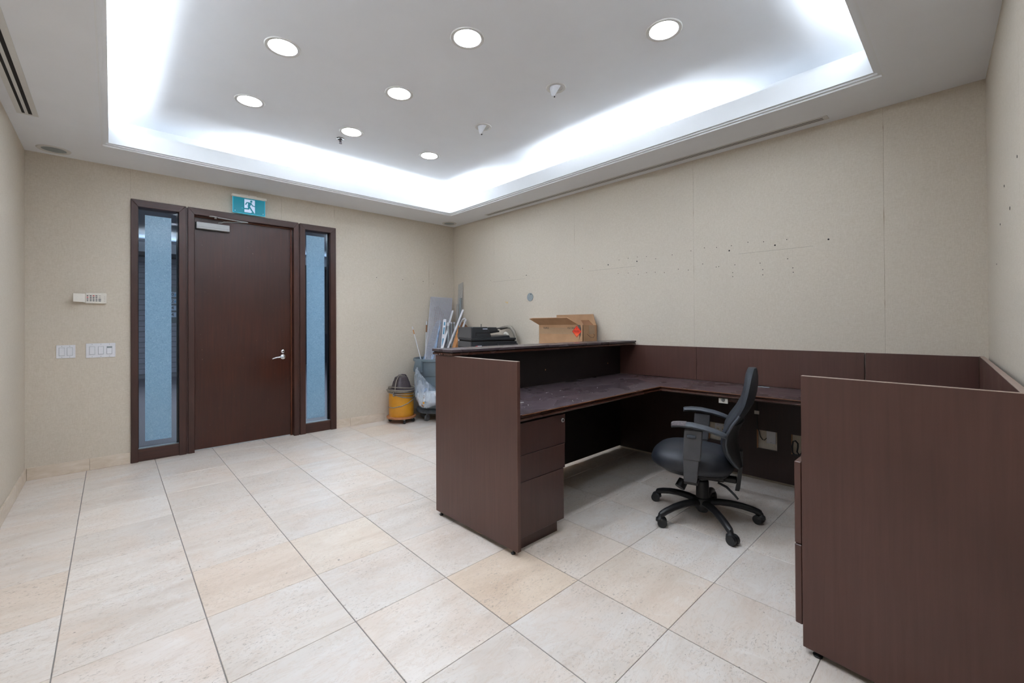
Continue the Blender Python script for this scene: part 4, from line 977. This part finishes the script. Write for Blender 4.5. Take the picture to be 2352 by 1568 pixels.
RI = Vector((0.731, -0.682, 0))      # image-right on the floor
def bag():
    base = Vector((BC[0], BC[1], 0))
    v = Vector((-BC[0], -BC[1], 0)).normalized()     # towards the camera
    c = base+v*0.365
    t = thing('plastic_bag', 'clear plastic bag of rubbish hanging from the grey bin handle', 'bag', (c.x, c.y, 0.2))
    def ring(dx, z, hw, hd, n=28, wr=0.0, push=0.0):
        o = []
        for i in range(n):
            a = 2*PI*i/n; w = 1+wr*math.sin(a*7+z*30)+wr*0.6*math.sin(a*11+1.7)
            p = c+RI*(dx+hw*math.cos(a)*w)+v*(push+hd*math.sin(a)*w); o.append((p.x, p.y, z))
        return o
    film = [(-0.245, 0.735, 0.010, 0.008), (-0.250, 0.700, 0.018, 0.012), (-0.245, 0.675, 0.028, 0.018), (-0.225, 0.62, 0.055, 0.030), (-0.195, 0.55, 0.085, 0.045), (-0.150, 0.47, 0.125, 0.060), (-0.105, 0.40, 0.165, 0.070), (-0.075, 0.345, 0.185, 0.078), (-0.080, 0.30, 0.165, 0.080), (-0.105, 0.25, 0.120, 0.070), (-0.130, 0.215, 0.060, 0.045), (-0.140, 0.205, 0.015, 0.012)]
    obj('film', MB().loft([ring(a, z, hw, hd, wr=0.06) for a, z, hw, hd in film]), 'bag_film', t, smooth=True)
    cont = [(-0.055, 0.425, 0.13, 0.03), (-0.065, 0.41, 0.165, 0.060), (-0.074, 0.345, 0.180, 0.072), (-0.082, 0.30, 0.160, 0.074), (-0.107, 0.25, 0.115, 0.064), (-0.130, 0.218, 0.05, 0.035)]
    obj('packing_foam', MB().loft([ring(a, z, hw, hd, wr=0.05) for a, z, hw, hd in cont]), 'paper_white', t, smooth=True)
    def lump(dx, z, r, mat, nm, push):
        p = c+RI*dx+v*push; mb = MB(); bmesh.ops.create_icosphere(mb.bm, subdivisions=3, radius=r)
        for q in mb.bm.verts: q.co = q.co*(1+0.7*mnoise.noise(q.co*60+Vector((dx*50, z*50, 0))))+Vector((p.x, p.y, z))
        obj(nm, mb, mat, t)
    lump(-0.150, 0.36, 0.032, 'cardboard_tape', 'crumpled_paper', 0.030); lump(-0.175, 0.43, 0.026, 'blue_wrap', 'blue_wrapper', 0.015); lump(-0.13, 0.44, 0.024, 'blue_wrap', 'blue_wrapper', 0.02)
    lump(-0.160, 0.285, 0.016, 'yellow_paint', 'yellow_scrap', 0.048); lump(-0.130, 0.295, 0.014, 'key_dark', 'dark_scrap', 0.060); lump(-0.170, 0.25, 0.022, 'cardboard_dark', 'brown_scrap', 0.03)
bag()

def corner_sticks():
    def stick(name, label, cat, top, bot, r, mat, n=10, flat=1.0, cap=None):
        o = obj(name, MB().tube([bot, top], r, n, flat=flat), mat, smooth=n > 4); tag(o, label, cat)
        return o
    zb = 0.20
    # thin rod leaning at the left of the bin
    top = at_y(947, 750, 5.40); mid = at_y(966, 822, 5.26); d = (mid-top)
    bot = mid+d*1.3
    t = thing('thin_rod', 'thin white rod leaning in the bin, furthest left of the sticks', 'rod', tuple(bot))
    obj('shaft', MB().tube([bot, top], 0.006, 8), 'white_lath', t, smooth=True)
    a = top+d*0.10; b = top+d*0.24; obj('rust_band', MB().tube([a, b], 0.0072, 8), 'cardboard_orange', t, smooth=True)
    top = at_y(980, 738, 5.415); mid = at_y(977, 822, 5.30); d = mid-top
    t = thing('broom_handle', 'slim white pole with brown neck standing behind the lattice panel', 'pole', tuple(mid+d*1.2))
    obj('shaft', MB().tube([mid+d*1.2, top], 0.009, 8), 'white_lath', t, smooth=True); obj('neck', MB().tube([top+d*0.10, top+d*0.30], 0.0098, 8), 'cardboard_dark', t, smooth=True)
    # white lath crossing the lattice
    top = at_y(1040, 713, 5.33); mid = at_y(1014, 808, 5.16); d = mid-top
    o = obj('white_lath', MB().obox((top+mid+d*0.9)/2, RI, (mid-top).cross(RI), d, 0.013, 0.005, (d*1.9).length/2, 0.001), 'white_lath'); tag(o, 'flat white lath leaning to the right across the lattice panel', 'lath')
    # long white pipe
    top = at_x(1064, 711, 3.72); mid = at_x(1029, 800, 3.50); d = mid-top
    t = thing('white_pipe', 'long white plastic pipe leaning to the right, highest of the pipes', 'pipe', tuple(mid+d*0.9))
    obj('shaft', MB().tube([mid+d*0.9, top], 0.016, 12), 'white_lath', t, smooth=True)
    # short and bent pipes further right
    top = at_x(1070, 733, 3.74); d = Vector((-0.10, 0.03, -0.28))
    o = obj('short_pipe', MB().tube([top+d*4, top], 0.016, 10), 'white_lath', smooth=True); tag(o, 'short white pipe end above the copier, right of the bent pipe', 'pipe')
    P = [at_x(u, v, 3.70) for u, v in ((1068, 731), (1063, 733), (1060, 738), (1056, 748), (1050, 765))]; P.append(P[-1]+(P[-1]-P[-2])*8)
    o = obj('bent_pipe', MB().tube(P, 0.011, 10), 'white_lath', smooth=True); tag(o, 'curved white pipe between the long pipe and the short pipe', 'pipe')
    # grey tubes standing upright
    for i, (u, v, lab) in enumerate(((1029, 741, 'grey lamp tube with white end cap, in front of the lath'), (1037, 740, 'grey lamp tube, middle of the upright three behind the pipe'), (1043, 740, 'grey lamp tube, rightmost of the upright three behind the pipe'))):
        top = at_y(u, v, 5.25+0.03*i); bot = Vector((top.x-0.03, top.y-0.06, 0.02 if i else 0.25))
        t = thing('lamp_tube', lab, 'lamp tube', tuple(bot), group='old lamp tubes in the corner')
        r = 0.019 if i == 0 else 0.013
        obj('tube', MB().tube([bot, top], r, 10), 'tube_grey', t, smooth=True); obj('end_cap', MB().tube([top-Vector((0, 0, 0.045 if i == 0 else 0.02)), top+Vector((0, 0, 0.004))], r*1.2, 10), 'white_lath', t, smooth=True)
    # printed white strip
    top = at_y(1022, 733, 5.30); mid = at_y(1016, 800, 5.22); d = mid-top
    t = thing('printed_strip', 'white strip with blue print, stuck in the bin beside the lath', 'strip', tuple(mid+d*1.2))
    pn = d.cross(RI).normalized()
    obj('strip', MB().obox((top+mid+d*1.2)/2, RI, d.cross(RI), d, 0.022, 0.004, (d*2.2).length/2), 'white_lath', t)
    for q0, q1 in ((0.10, 0.22), (0.28, 0.52), (0.66, 0.92)):
        c = top+d*(q0+q1)/2
        for sg in (1, -1): obj('print', MB().obox(c+pn*0.0045*sg, RI, pn, d, 0.010, 0.0006, d.length*(q1-q0)/2), 'blue_print', t)
    # torn cardboard wedge
    y = 5.02
    P = [at_y(1030, 803, y-0.25), at_y(1053, 746, y-0.12), at_y(1056, 752, y-0.12), at_y(1050, 770, y-0.15), at_y(1052, 780, y-0.18), at_y(1049, 803, y-0.25)]
    lo = P[0]; P2 = [P[0]+Vector((-0.15, 0, -0.55)), P[1], P[2], P[3], P[4], P[5]+Vector((0, 0, -0.55))]
    o = obj('torn_cardboard', MB().prism(P2, (0.006, 0.008, 0)), 'cardboard_orange'); tag(o, 'torn orange-brown cardboard sheet leaning between pipe and copier', 'cardboard')
    P = [at_x(u, v, 3.76) for u, v in ((1057, 742), (1064, 739), (1074, 750), (1074, 760), (1058, 760))]
    P[-1] = Vector((P[-1].x, P[-1].y, 0.0)); P[-2] = Vector((P[-2].x, P[-2].y, 0.0))
    o = obj('cardboard_scrap', MB().prism(P, (0.008, 0.004, 0)), 'cardboard_dark'); tag(o, 'dark brown cardboard scrap behind the copier, by the short pipe', 'cardboard')
    # metal strips against the beige wall
    for (u0, u1, v0, y0, y1, lab) in ((1051, 1062, 650, 5.33, 5.21, 'tall grey metal sheet leaning against the beige wall by the corner'),):
        x = wall_x(5.27)
        o = obj('metal_sheet', MB().hexa([(x-0.09, y1, 0.0), (x-0.085, y1, 0.0), (x-0.085, y0, 0.0), (x-0.09, y0, 0.0), (x-0.006, y1, 1.93), (x-0.002, y1, 1.93), (x-0.002, y0, 1.90), (x-0.006, y0, 1.90)]), 'metal_sheet'); tag(o, lab, 'metal sheet')
    x = wall_x(5.27)
    for k, (y0, y1, z, lab) in enumerate(((5.335, 5.285, 1.60, 'narrow grey metal strip on the tall sheet, nearer the corner'), (5.255, 5.215, 1.69, 'narrow darker metal strip on the tall sheet, nearer the copier'))):
        o = obj('metal_strip', MB().hexa([(x-0.115, y1, 0.0), (x-0.108, y1, 0.0), (x-0.108, y0, 0.0), (x-0.115, y0, 0.0), (x-0.038, y1, z), (x-0.032, y1, z), (x-0.032, y0, z), (x-0.038, y0, z)]), 'grey_plate' if k else 'metal_sheet'); tag(o, lab, 'metal strip')
    # blue wrapped plastic bundle behind the lattice
    b0 = at_y(1008, 735, 5.37); b1 = at_y(985, 822, 5.27)
    d = b1-b0; rings = []
    for q, w in ((0.0, 0.02), (0.06, 0.035), (0.3, 0.05), (0.7, 0.06), (1.2, 0.07), (1.9, 0.05)):
        p = b0+d*q; rings.append([p+RI*w*math.cos(2*PI*i/14)*(1+0.25*math.sin(i*3+q*9))+Vector((0, 0.02*math.sin(2*PI*i/14), 0)) for i in range(14)])
    o = obj('wrapped_bundle', MB().loft(rings), 'blue_wrap', smooth=True); tag(o, 'crumpled blue and white plastic wrapping behind the lattice panel', 'wrapping')
    b0 = at_y(1014, 712, 5.39); b1 = at_y(1003, 800, 5.32)
    P = [at_y(998, 705, 5.405), at_y(1008, 703, 5.405), at_y(1024, 730, 5.405), at_y(1026, 822, 5.38), at_y(990, 822, 5.38)]
    P[-1] = P[-1]+Vector((0, -0.05, -0.4)); P[-2] = P[-2]+Vector((0, -0.05, -0.4))
    o = obj('brown_board', MB().prism(P, (0, 0.006, 0)), 'cardboard_dark'); tag(o, 'brown board behind the lattice panel, glimpsed through its holes', 'board')
corner_sticks()

def lattice():
    TL, TR = at_y(990, 682, 5.425), at_y(1038, 685, 5.405)
    BL, BR = at_y(977, 822, 5.24), at_y(1030, 824, 5.22)
    k = 1.22
    BL2, BR2 = TL+(BL-TL)*k, TR+(BR-TR)*k
    t = thing('lattice_panel', 'white egg-crate light lattice panel standing in the grey bin', 'lattice panel', tuple(BL2))
    nx, nz = 22, 66
    mb = MB(); ex = (TR-TL).normalized(); ez = (TL-BL2).normalized(); nn = ex.cross(ez).normalized()
    for i in range(nx+1):
        a = TL+(TR-TL)*i/nx; b = BL2+(BR2-BL2)*i/nx; w = 0.0022 if 0 < i < nx else 0.004
        mb.obox((a+b)/2, ex, nn, (a-b), w, 0.006, (a-b).length/2)
    for j in range(nz+1):
        a = TL+(BL2-TL)*j/nz; b = TR+(BR2-TR)*j/nz; w = 0.0022 if 0 < j < nz else 0.004
        mb.obox((a+b)/2, (b-a), nn, ez, (b-a).length/2, 0.006, w)
    o = obj('lattice_bars', mb, 'lattice_white', t); o['kind'] = 'stuff'
lattice()

def copier():
    t = thing('copier', 'black office copier with document feeder standing behind the raised counter', 'copier', (3.11, 4.04, 0), math.radians(-18))
    k = dict(world=False)
    Wd, D = 0.595, 0.50
    obj('cabinet', MB().box(0.0, Wd, 0.0, D, 0.03, 1.016, 0.008), 'copier_grey', t, **k)
    for x, y in ((0.05, 0.05), (Wd-0.05, 0.05), (0.05, D-0.05), (Wd-0.05, D-0.05)): obj('caster', MB().cyl((x-0.012, y, 0.02), (x+0.012, y, 0.02), 0.02, n=12), 'black_plastic', t, **k)
    obj('scanner_side', MB().box(0.0, 0.012, 0.02, D, 1.015, 1.085, 0.003), 'copier_grey', t, **k)
    sc = obj('scanner_base', MB().box(0.012, Wd, -0.01, D, 1.015, 1.085, 0.005), 'copier_black', t, **k)
    obj('logo', MB().box(0.055, 0.075, -0.0125, -0.0098, 1.030, 1.040), 'logo_red', sc, **k); obj('logo', MB().box(0.076, 0.128, -0.0125, -0.0098, 1.030, 1.040), 'logo_white', sc, **k)
    obj('control_panel', MB().hexa([(0.325, -0.05, 1.025), (Wd, -0.05, 1.025), (Wd, 0, 1.025), (0.325, 0, 1.025), (0.325, -0.045, 1.048), (Wd, -0.045, 1.048), (Wd, 0, 1.066), (0.325, 0, 1.066)], 0.003), 'black_plastic', t, **k)
    obj('gap_seal', MB().box(0.015, Wd-0.02, 0.01, D-0.01, 1.084, 1.104), 'dark_slot', t, **k)
    obj('platen_cover', MB().box(0.0, Wd-0.01, -0.008, D, 1.102, 1.128, 0.005), 'copier_black', t, **k)
    f = obj('feeder_side', MB().box(0.0, 0.010, 0.004, D, 1.126, 1.258, 0.003), 'copier_grey', t, **k)
    fd = obj('document_feeder', MB().prism([(0.010, -0.004, 1.127), (0.265, -0.004, 1.127), (0.245, -0.004, 1.160), (0.215, -0.004, 1.248), (0.200, -0.004, 1.262), (0.026, -0.004, 1.262), (0.010, -0.004, 1.248)], (0, D, 0), 0.004), 'copier_black', t, **k)
    obj('feeder_recess', MB().box(0.055, 0.232, -0.0062, -0.002, 1.158, 1.196), 'dark_slot', fd, **k); obj('recess_panel', MB().box(0.060, 0.232, -0.0072, -0.004, 1.156, 1.188, 0.002), 'copier_black', fd, **k)
    obj('feeder_sticker', MB().box(0.145, 0.205, -0.0065, -0.003, 1.235, 1.244), 'logo_white', fd, **k)
    obj('input_tray', MB().hexa([(0.235, 0.02, 1.195), (0.36, 0.02, 1.215), (0.36, 0.40, 1.215), (0.235, 0.40, 1.195), (0.222, 0.02, 1.258), (0.335, 0.02, 1.258), (0.335, 0.40, 1.258), (0.222, 0.40, 1.258)], 0.004), 'copier_black', t, **k)
    obj('tray_slope', MB().hexa([(0.235, 0.03, 1.180), (0.375, 0.03, 1.198), (0.375, 0.42, 1.198), (0.235, 0.42, 1.180), (0.235, 0.03, 1.196), (0.378, 0.03, 1.220), (0.378, 0.42, 1.220), (0.235, 0.42, 1.196)], 0.002), 'black_plastic', t, **k)
    obj('output_tray', MB().hexa([(0.258, 0.02, 1.128), (0.52, 0.02, 1.128), (0.52, 0.42, 1.128), (0.258, 0.42, 1.128), (0.255, 0.02, 1.142), (0.50, 0.02, 1.158), (0.50, 0.42, 1.158), (0.255, 0.42, 1.142)], 0.002), 'copier_black', t, **k)
    obj('tray_arm', MB().obox((0.435, 0.18, 1.244), (1, 0, 0.08), (0, 1, 0), (-0.08, 0, 1), 0.075, 0.10, 0.005, 0.002), 'black_plastic', t, **k)
    obj('status_post', MB().cyl((0.165, 0.10, 1.260), (0.165, 0.10, 1.298), 0.004, n=8), 'black_plastic', t, **k)
copier()
def hose():
    P = [at_x(u, v, 3.80) for u, v in ((1150, 754), (1158, 752), (1167, 750.5), (1174, 752.5), (1180, 761), (1184, 772), (1188, 800), (1190, 830))]
    e = P[-1].copy(); e.z = 0.05; P.append(e)
    s = P[0].copy(); s.z -= 0.03
    o = obj('vacuum_hose', MB().tube(P, 0.022, 12), 'hose_beige', smooth=True); tag(o, 'beige hose arching over the copier, against the wall', 'hose')
    p = at_x(1160, 764, 3.78); mb = MB(); bmesh.ops.create_icosphere(mb.bm, subdivisions=3, radius=0.034)
    for q in mb.bm.verts: q.co = q.co*(1+0.3*mnoise.noise(q.co*25))+Vector((p.x, p.y-0.02, p.z-0.02))
    o = obj('crumpled_paper', mb, 'cream_plastic'); tag(o, 'cream crumpled paper behind the copier tray, under the hose', 'paper')
hose()

def carton():
    y0, y1 = 2.770, 3.400; xf, xb = 3.600, 3.845; hz = 1.285
    t = thing('cardboard_box', 'tall open cardboard box with red fragile label, against the beige wall', 'box', ((xf+xb)/2, (y0+y1)/2, 0))
    w = 0.005
    fr = obj('front_side', MB().box(xf, xf+w, y0, y1, 0, hz), 'cardboard', t)
    rs = obj('end_side', MB().box(xf, xb, y0, y0+w, 0, hz-0.004), 'cardboard', t); obj('end_side', MB().box(xf, xb, y1-w, y1, 0, hz), 'cardboard', t)
    obj('back_side', MB().box(xb-w, xb, y0, y1, 0, hz), 'cardboard', t)
    # flaps
    obj('front_flap', MB().hexa([(xf, y0+0.06, hz), (xf, y1, hz), (xf+w, y1, hz), (xf+w, y0+0.06, hz), (xf-0.09, y0+0.14, hz+0.075), (xf-0.09, y1+0.03, hz+0.075), (xf-0.086, y1+0.03, hz+0.080), (xf-0.086, y0+0.14, hz+0.080)]), 'cardboard', t)
    obj('flap_corner', MB().prism([(xf-0.001, y1, hz), (xf-0.091, y1+0.03, hz+0.074), (xf-0.075, y1+0.085, hz+0.068)], (0.004, 0, 0.004)), 'cardboard', t)
    obj('back_flap', MB().hexa([(xb-w, y0+0.01, hz), (xb-w, y1-0.05, hz), (xb, y1-0.05, hz), (xb, y0+0.01, hz), (xb-0.006, y0+0.045, hz+0.115), (xb-0.006, y1-0.06, hz+0.115), (xb-0.001, y1-0.06, hz+0.115), (xb-0.001, y0+0.045, hz+0.115)]), 'cardboard', t)
    obj('end_flap', MB().hexa([(xf+0.02, y0, hz-0.004), (xb-0.06, y0, hz-0.004), (xb-0.06, y0+w, hz-0.004), (xf+0.02, y0+w, hz-0.004), (xf+0.03, y0+0.05, hz+0.050), (xb-0.08, y0+0.05, hz+0.050), (xb-0.08, y0+0.055, hz+0.050), (xf+0.03, y0+0.055, hz+0.050)]), 'cardboard_dark', t)
    # torn corner
    obj('tear', MB().prism([(xf-0.0006, y0+0.035, hz-0.002), (xf-0.0006, y0+0.075, hz-0.002), (xf-0.0006, y0+0.040, hz-0.055), (xf-0.0006, y0+0.055, hz-0.075), (xf-0.0006, y0+0.046, hz-0.13), (xf-0.0006, y0+0.058, hz-0.175), (xf-0.0006, y0+0.030, hz-0.11), (xf-0.0006, y0+0.022, hz-0.04)], (0.0016, 0, 0)), 'marker', fr)
    obj('tape', MB().box(xf-0.0008, xf, y0+0.10, y1, hz-0.100, hz-0.030), 'cardboard_tape', fr)
    obj('tape', MB().box(xf+0.10, xf+0.20, y0-0.0008, y0, hz-0.10, hz-0.008), 'cardboard_tape', rs)
    obj('ink_loop', MB().tube([(xf+0.07, y0-0.001, hz-0.10), (xf+0.13, y0-0.001, hz-0.135), (xf+0.18, y0-0.001, hz-0.14), (xf+0.20, y0-0.001, hz-0.11), (xf+0.18, y0-0.001, hz-0.10)], 0.0018, 5), 'marker', rs)
    # diamond label with FRAGILE
    P = at_x(1325, 761, xf); a = 0.062; az = 0.064
    d = obj('fragile_label', MB().prism([(xf-0.0018, P.y, P.z+az), (xf-0.0018, P.y-a, P.z), (xf-0.0018, P.y, P.z-az), (xf-0.0018, P.y+a, P.z)], (0.001, 0, 0)), 'sticker_dark', fr); d['label'] = 'red diamond label reading FRAGILE'
    a2, az2 = a*0.90, az*0.90
    obj('label_face', MB().prism([(xf-0.0024, P.y, P.z+az2), (xf-0.0024, P.y-a2, P.z), (xf-0.0024, P.y, P.z-az2), (xf-0.0024, P.y+a2, P.z)], (0.001, 0, 0)), 'sticker_red', fr)
    obj('label_face', MB().prism([(xf-0.0028, P.y-a2*0.60, P.z-az2*0.36), (xf-0.0028, P.y, P.z-az2*0.97), (xf-0.0028, P.y+a2*0.60, P.z-az2*0.36)], (0.001, 0, 0)), 'sticker_orange', fr)
    RX = Matrix(((0, 0, -1, 0), (-1, 0, 0, 0), (0, 1, 0, 0), (0, 0, 0, 1)))     # text facing -x
    text('lettering', 'FRAGILE', 0.021, 'sticker_dark', fr, Matrix.Translation(Vector((xf-0.0030, P.y, P.z+0.003))) @ RX, 0.0004, 0.0008)
    text('lettering', '!', 0.030, 'sticker_dark', fr, Matrix.Translation(Vector((xf-0.0030, P.y, P.z+0.033))) @ RX, 0.0004, 0.0008)
    obj('label_rule', MB().box(xf-0.0030, xf-0.0024, P.y-0.030, P.y+0.030, P.z-0.015, P.z-0.012), 'sticker_dark', fr)
    text('handwriting', 'TRIPLE', 0.030, 'marker', fr, Matrix.Translation(Vector((xf-0.0012, y1-0.11, hz-0.036))) @ RX, 0.0004)
    text('handwriting', 'FSCORNO', 0.028, 'marker', fr, Matrix.Translation(Vector((xf-0.0012, P.y+0.06, hz-0.036))) @ RX, 0.0004)
carton()

def small_things():
    zt = 0.780
    a = at_z(1192, 926, zt); b = at_z(1201, 925, zt)
    o = obj('metal_clip', MB().box(a.x-0.01, b.x+0.012, a.y-0.006, a.y+0.006, zt, zt+0.004, 0.001), 'closer_metal'); tag(o, 'small pale metal clip on the worktop against the end panel', 'clip')
    p = at_z(1752, 889, zt)
    o = obj('flat_bracket', MB().zprism([(p.x-0.012, p.y+0.06), (p.x+0.012, p.y+0.06), (p.x+0.016, p.y-0.05), (p.x-0.008, p.y-0.05)], zt, zt+0.004, 0.001), 'grey_plate'); tag(o, 'flat grey bracket lying on the worktop along the beige wall', 'bracket')
    mb = MB(); rnd = random.Random(3)
    spots = [(1295, 911), (1315, 920), (1326, 915), (1338, 920), (1287, 897), (1268, 905), (1240, 917), (1360, 902), (1213, 930), (1205, 936), (1455, 889), (1462, 887), (1446, 889), (1330, 900), (1256, 902), (1372, 890)]
    for u, v in spots:
        for k in range(3):
            q = at_z(u+rnd.uniform(-6, 6)*(k > 0), v+rnd.uniform(-3, 3)*(k > 0), zt); rr = 0.0024 if k == 0 else 0.0010
            mb.obox((q.x, q.y, zt+rr*0.4), (1, rnd.uniform(-1, 1), 0), (rnd.uniform(-0.1, 0.1), 1, 0), (0, 0, 1), rr, rr*0.8, rr*0.4)
    o = obj('plaster_crumbs', mb, 'paper_white'); o['kind'] = 'stuff'; tag(o, 'white plaster crumbs and dust scattered over the front worktop', 'crumbs')
    c = Vector((BC[0], BC[1], 0)); v = Vector((-BC[0], -BC[1], 0)).normalized()
    q = c+v*0.318+RI*0.035
    o = obj('paper_sheet', MB().hexa([tuple(q+RI*a+v*d+Vector((0, 0, z))) for a, d, z in ((-0.012, 0, 0.66), (0.08, -0.02, 0.66), (0.08, -0.017, 0.66), (-0.012, 0.003, 0.66), (-0.035, 0, 0.78), (0.07, -0.02, 0.78), (0.07, -0.017, 0.78), (-0.035, 0.003, 0.78))]), 'paper_white'); tag(o, 'white paper sheet stuck to the front of the grey bin', 'paper')
small_things()
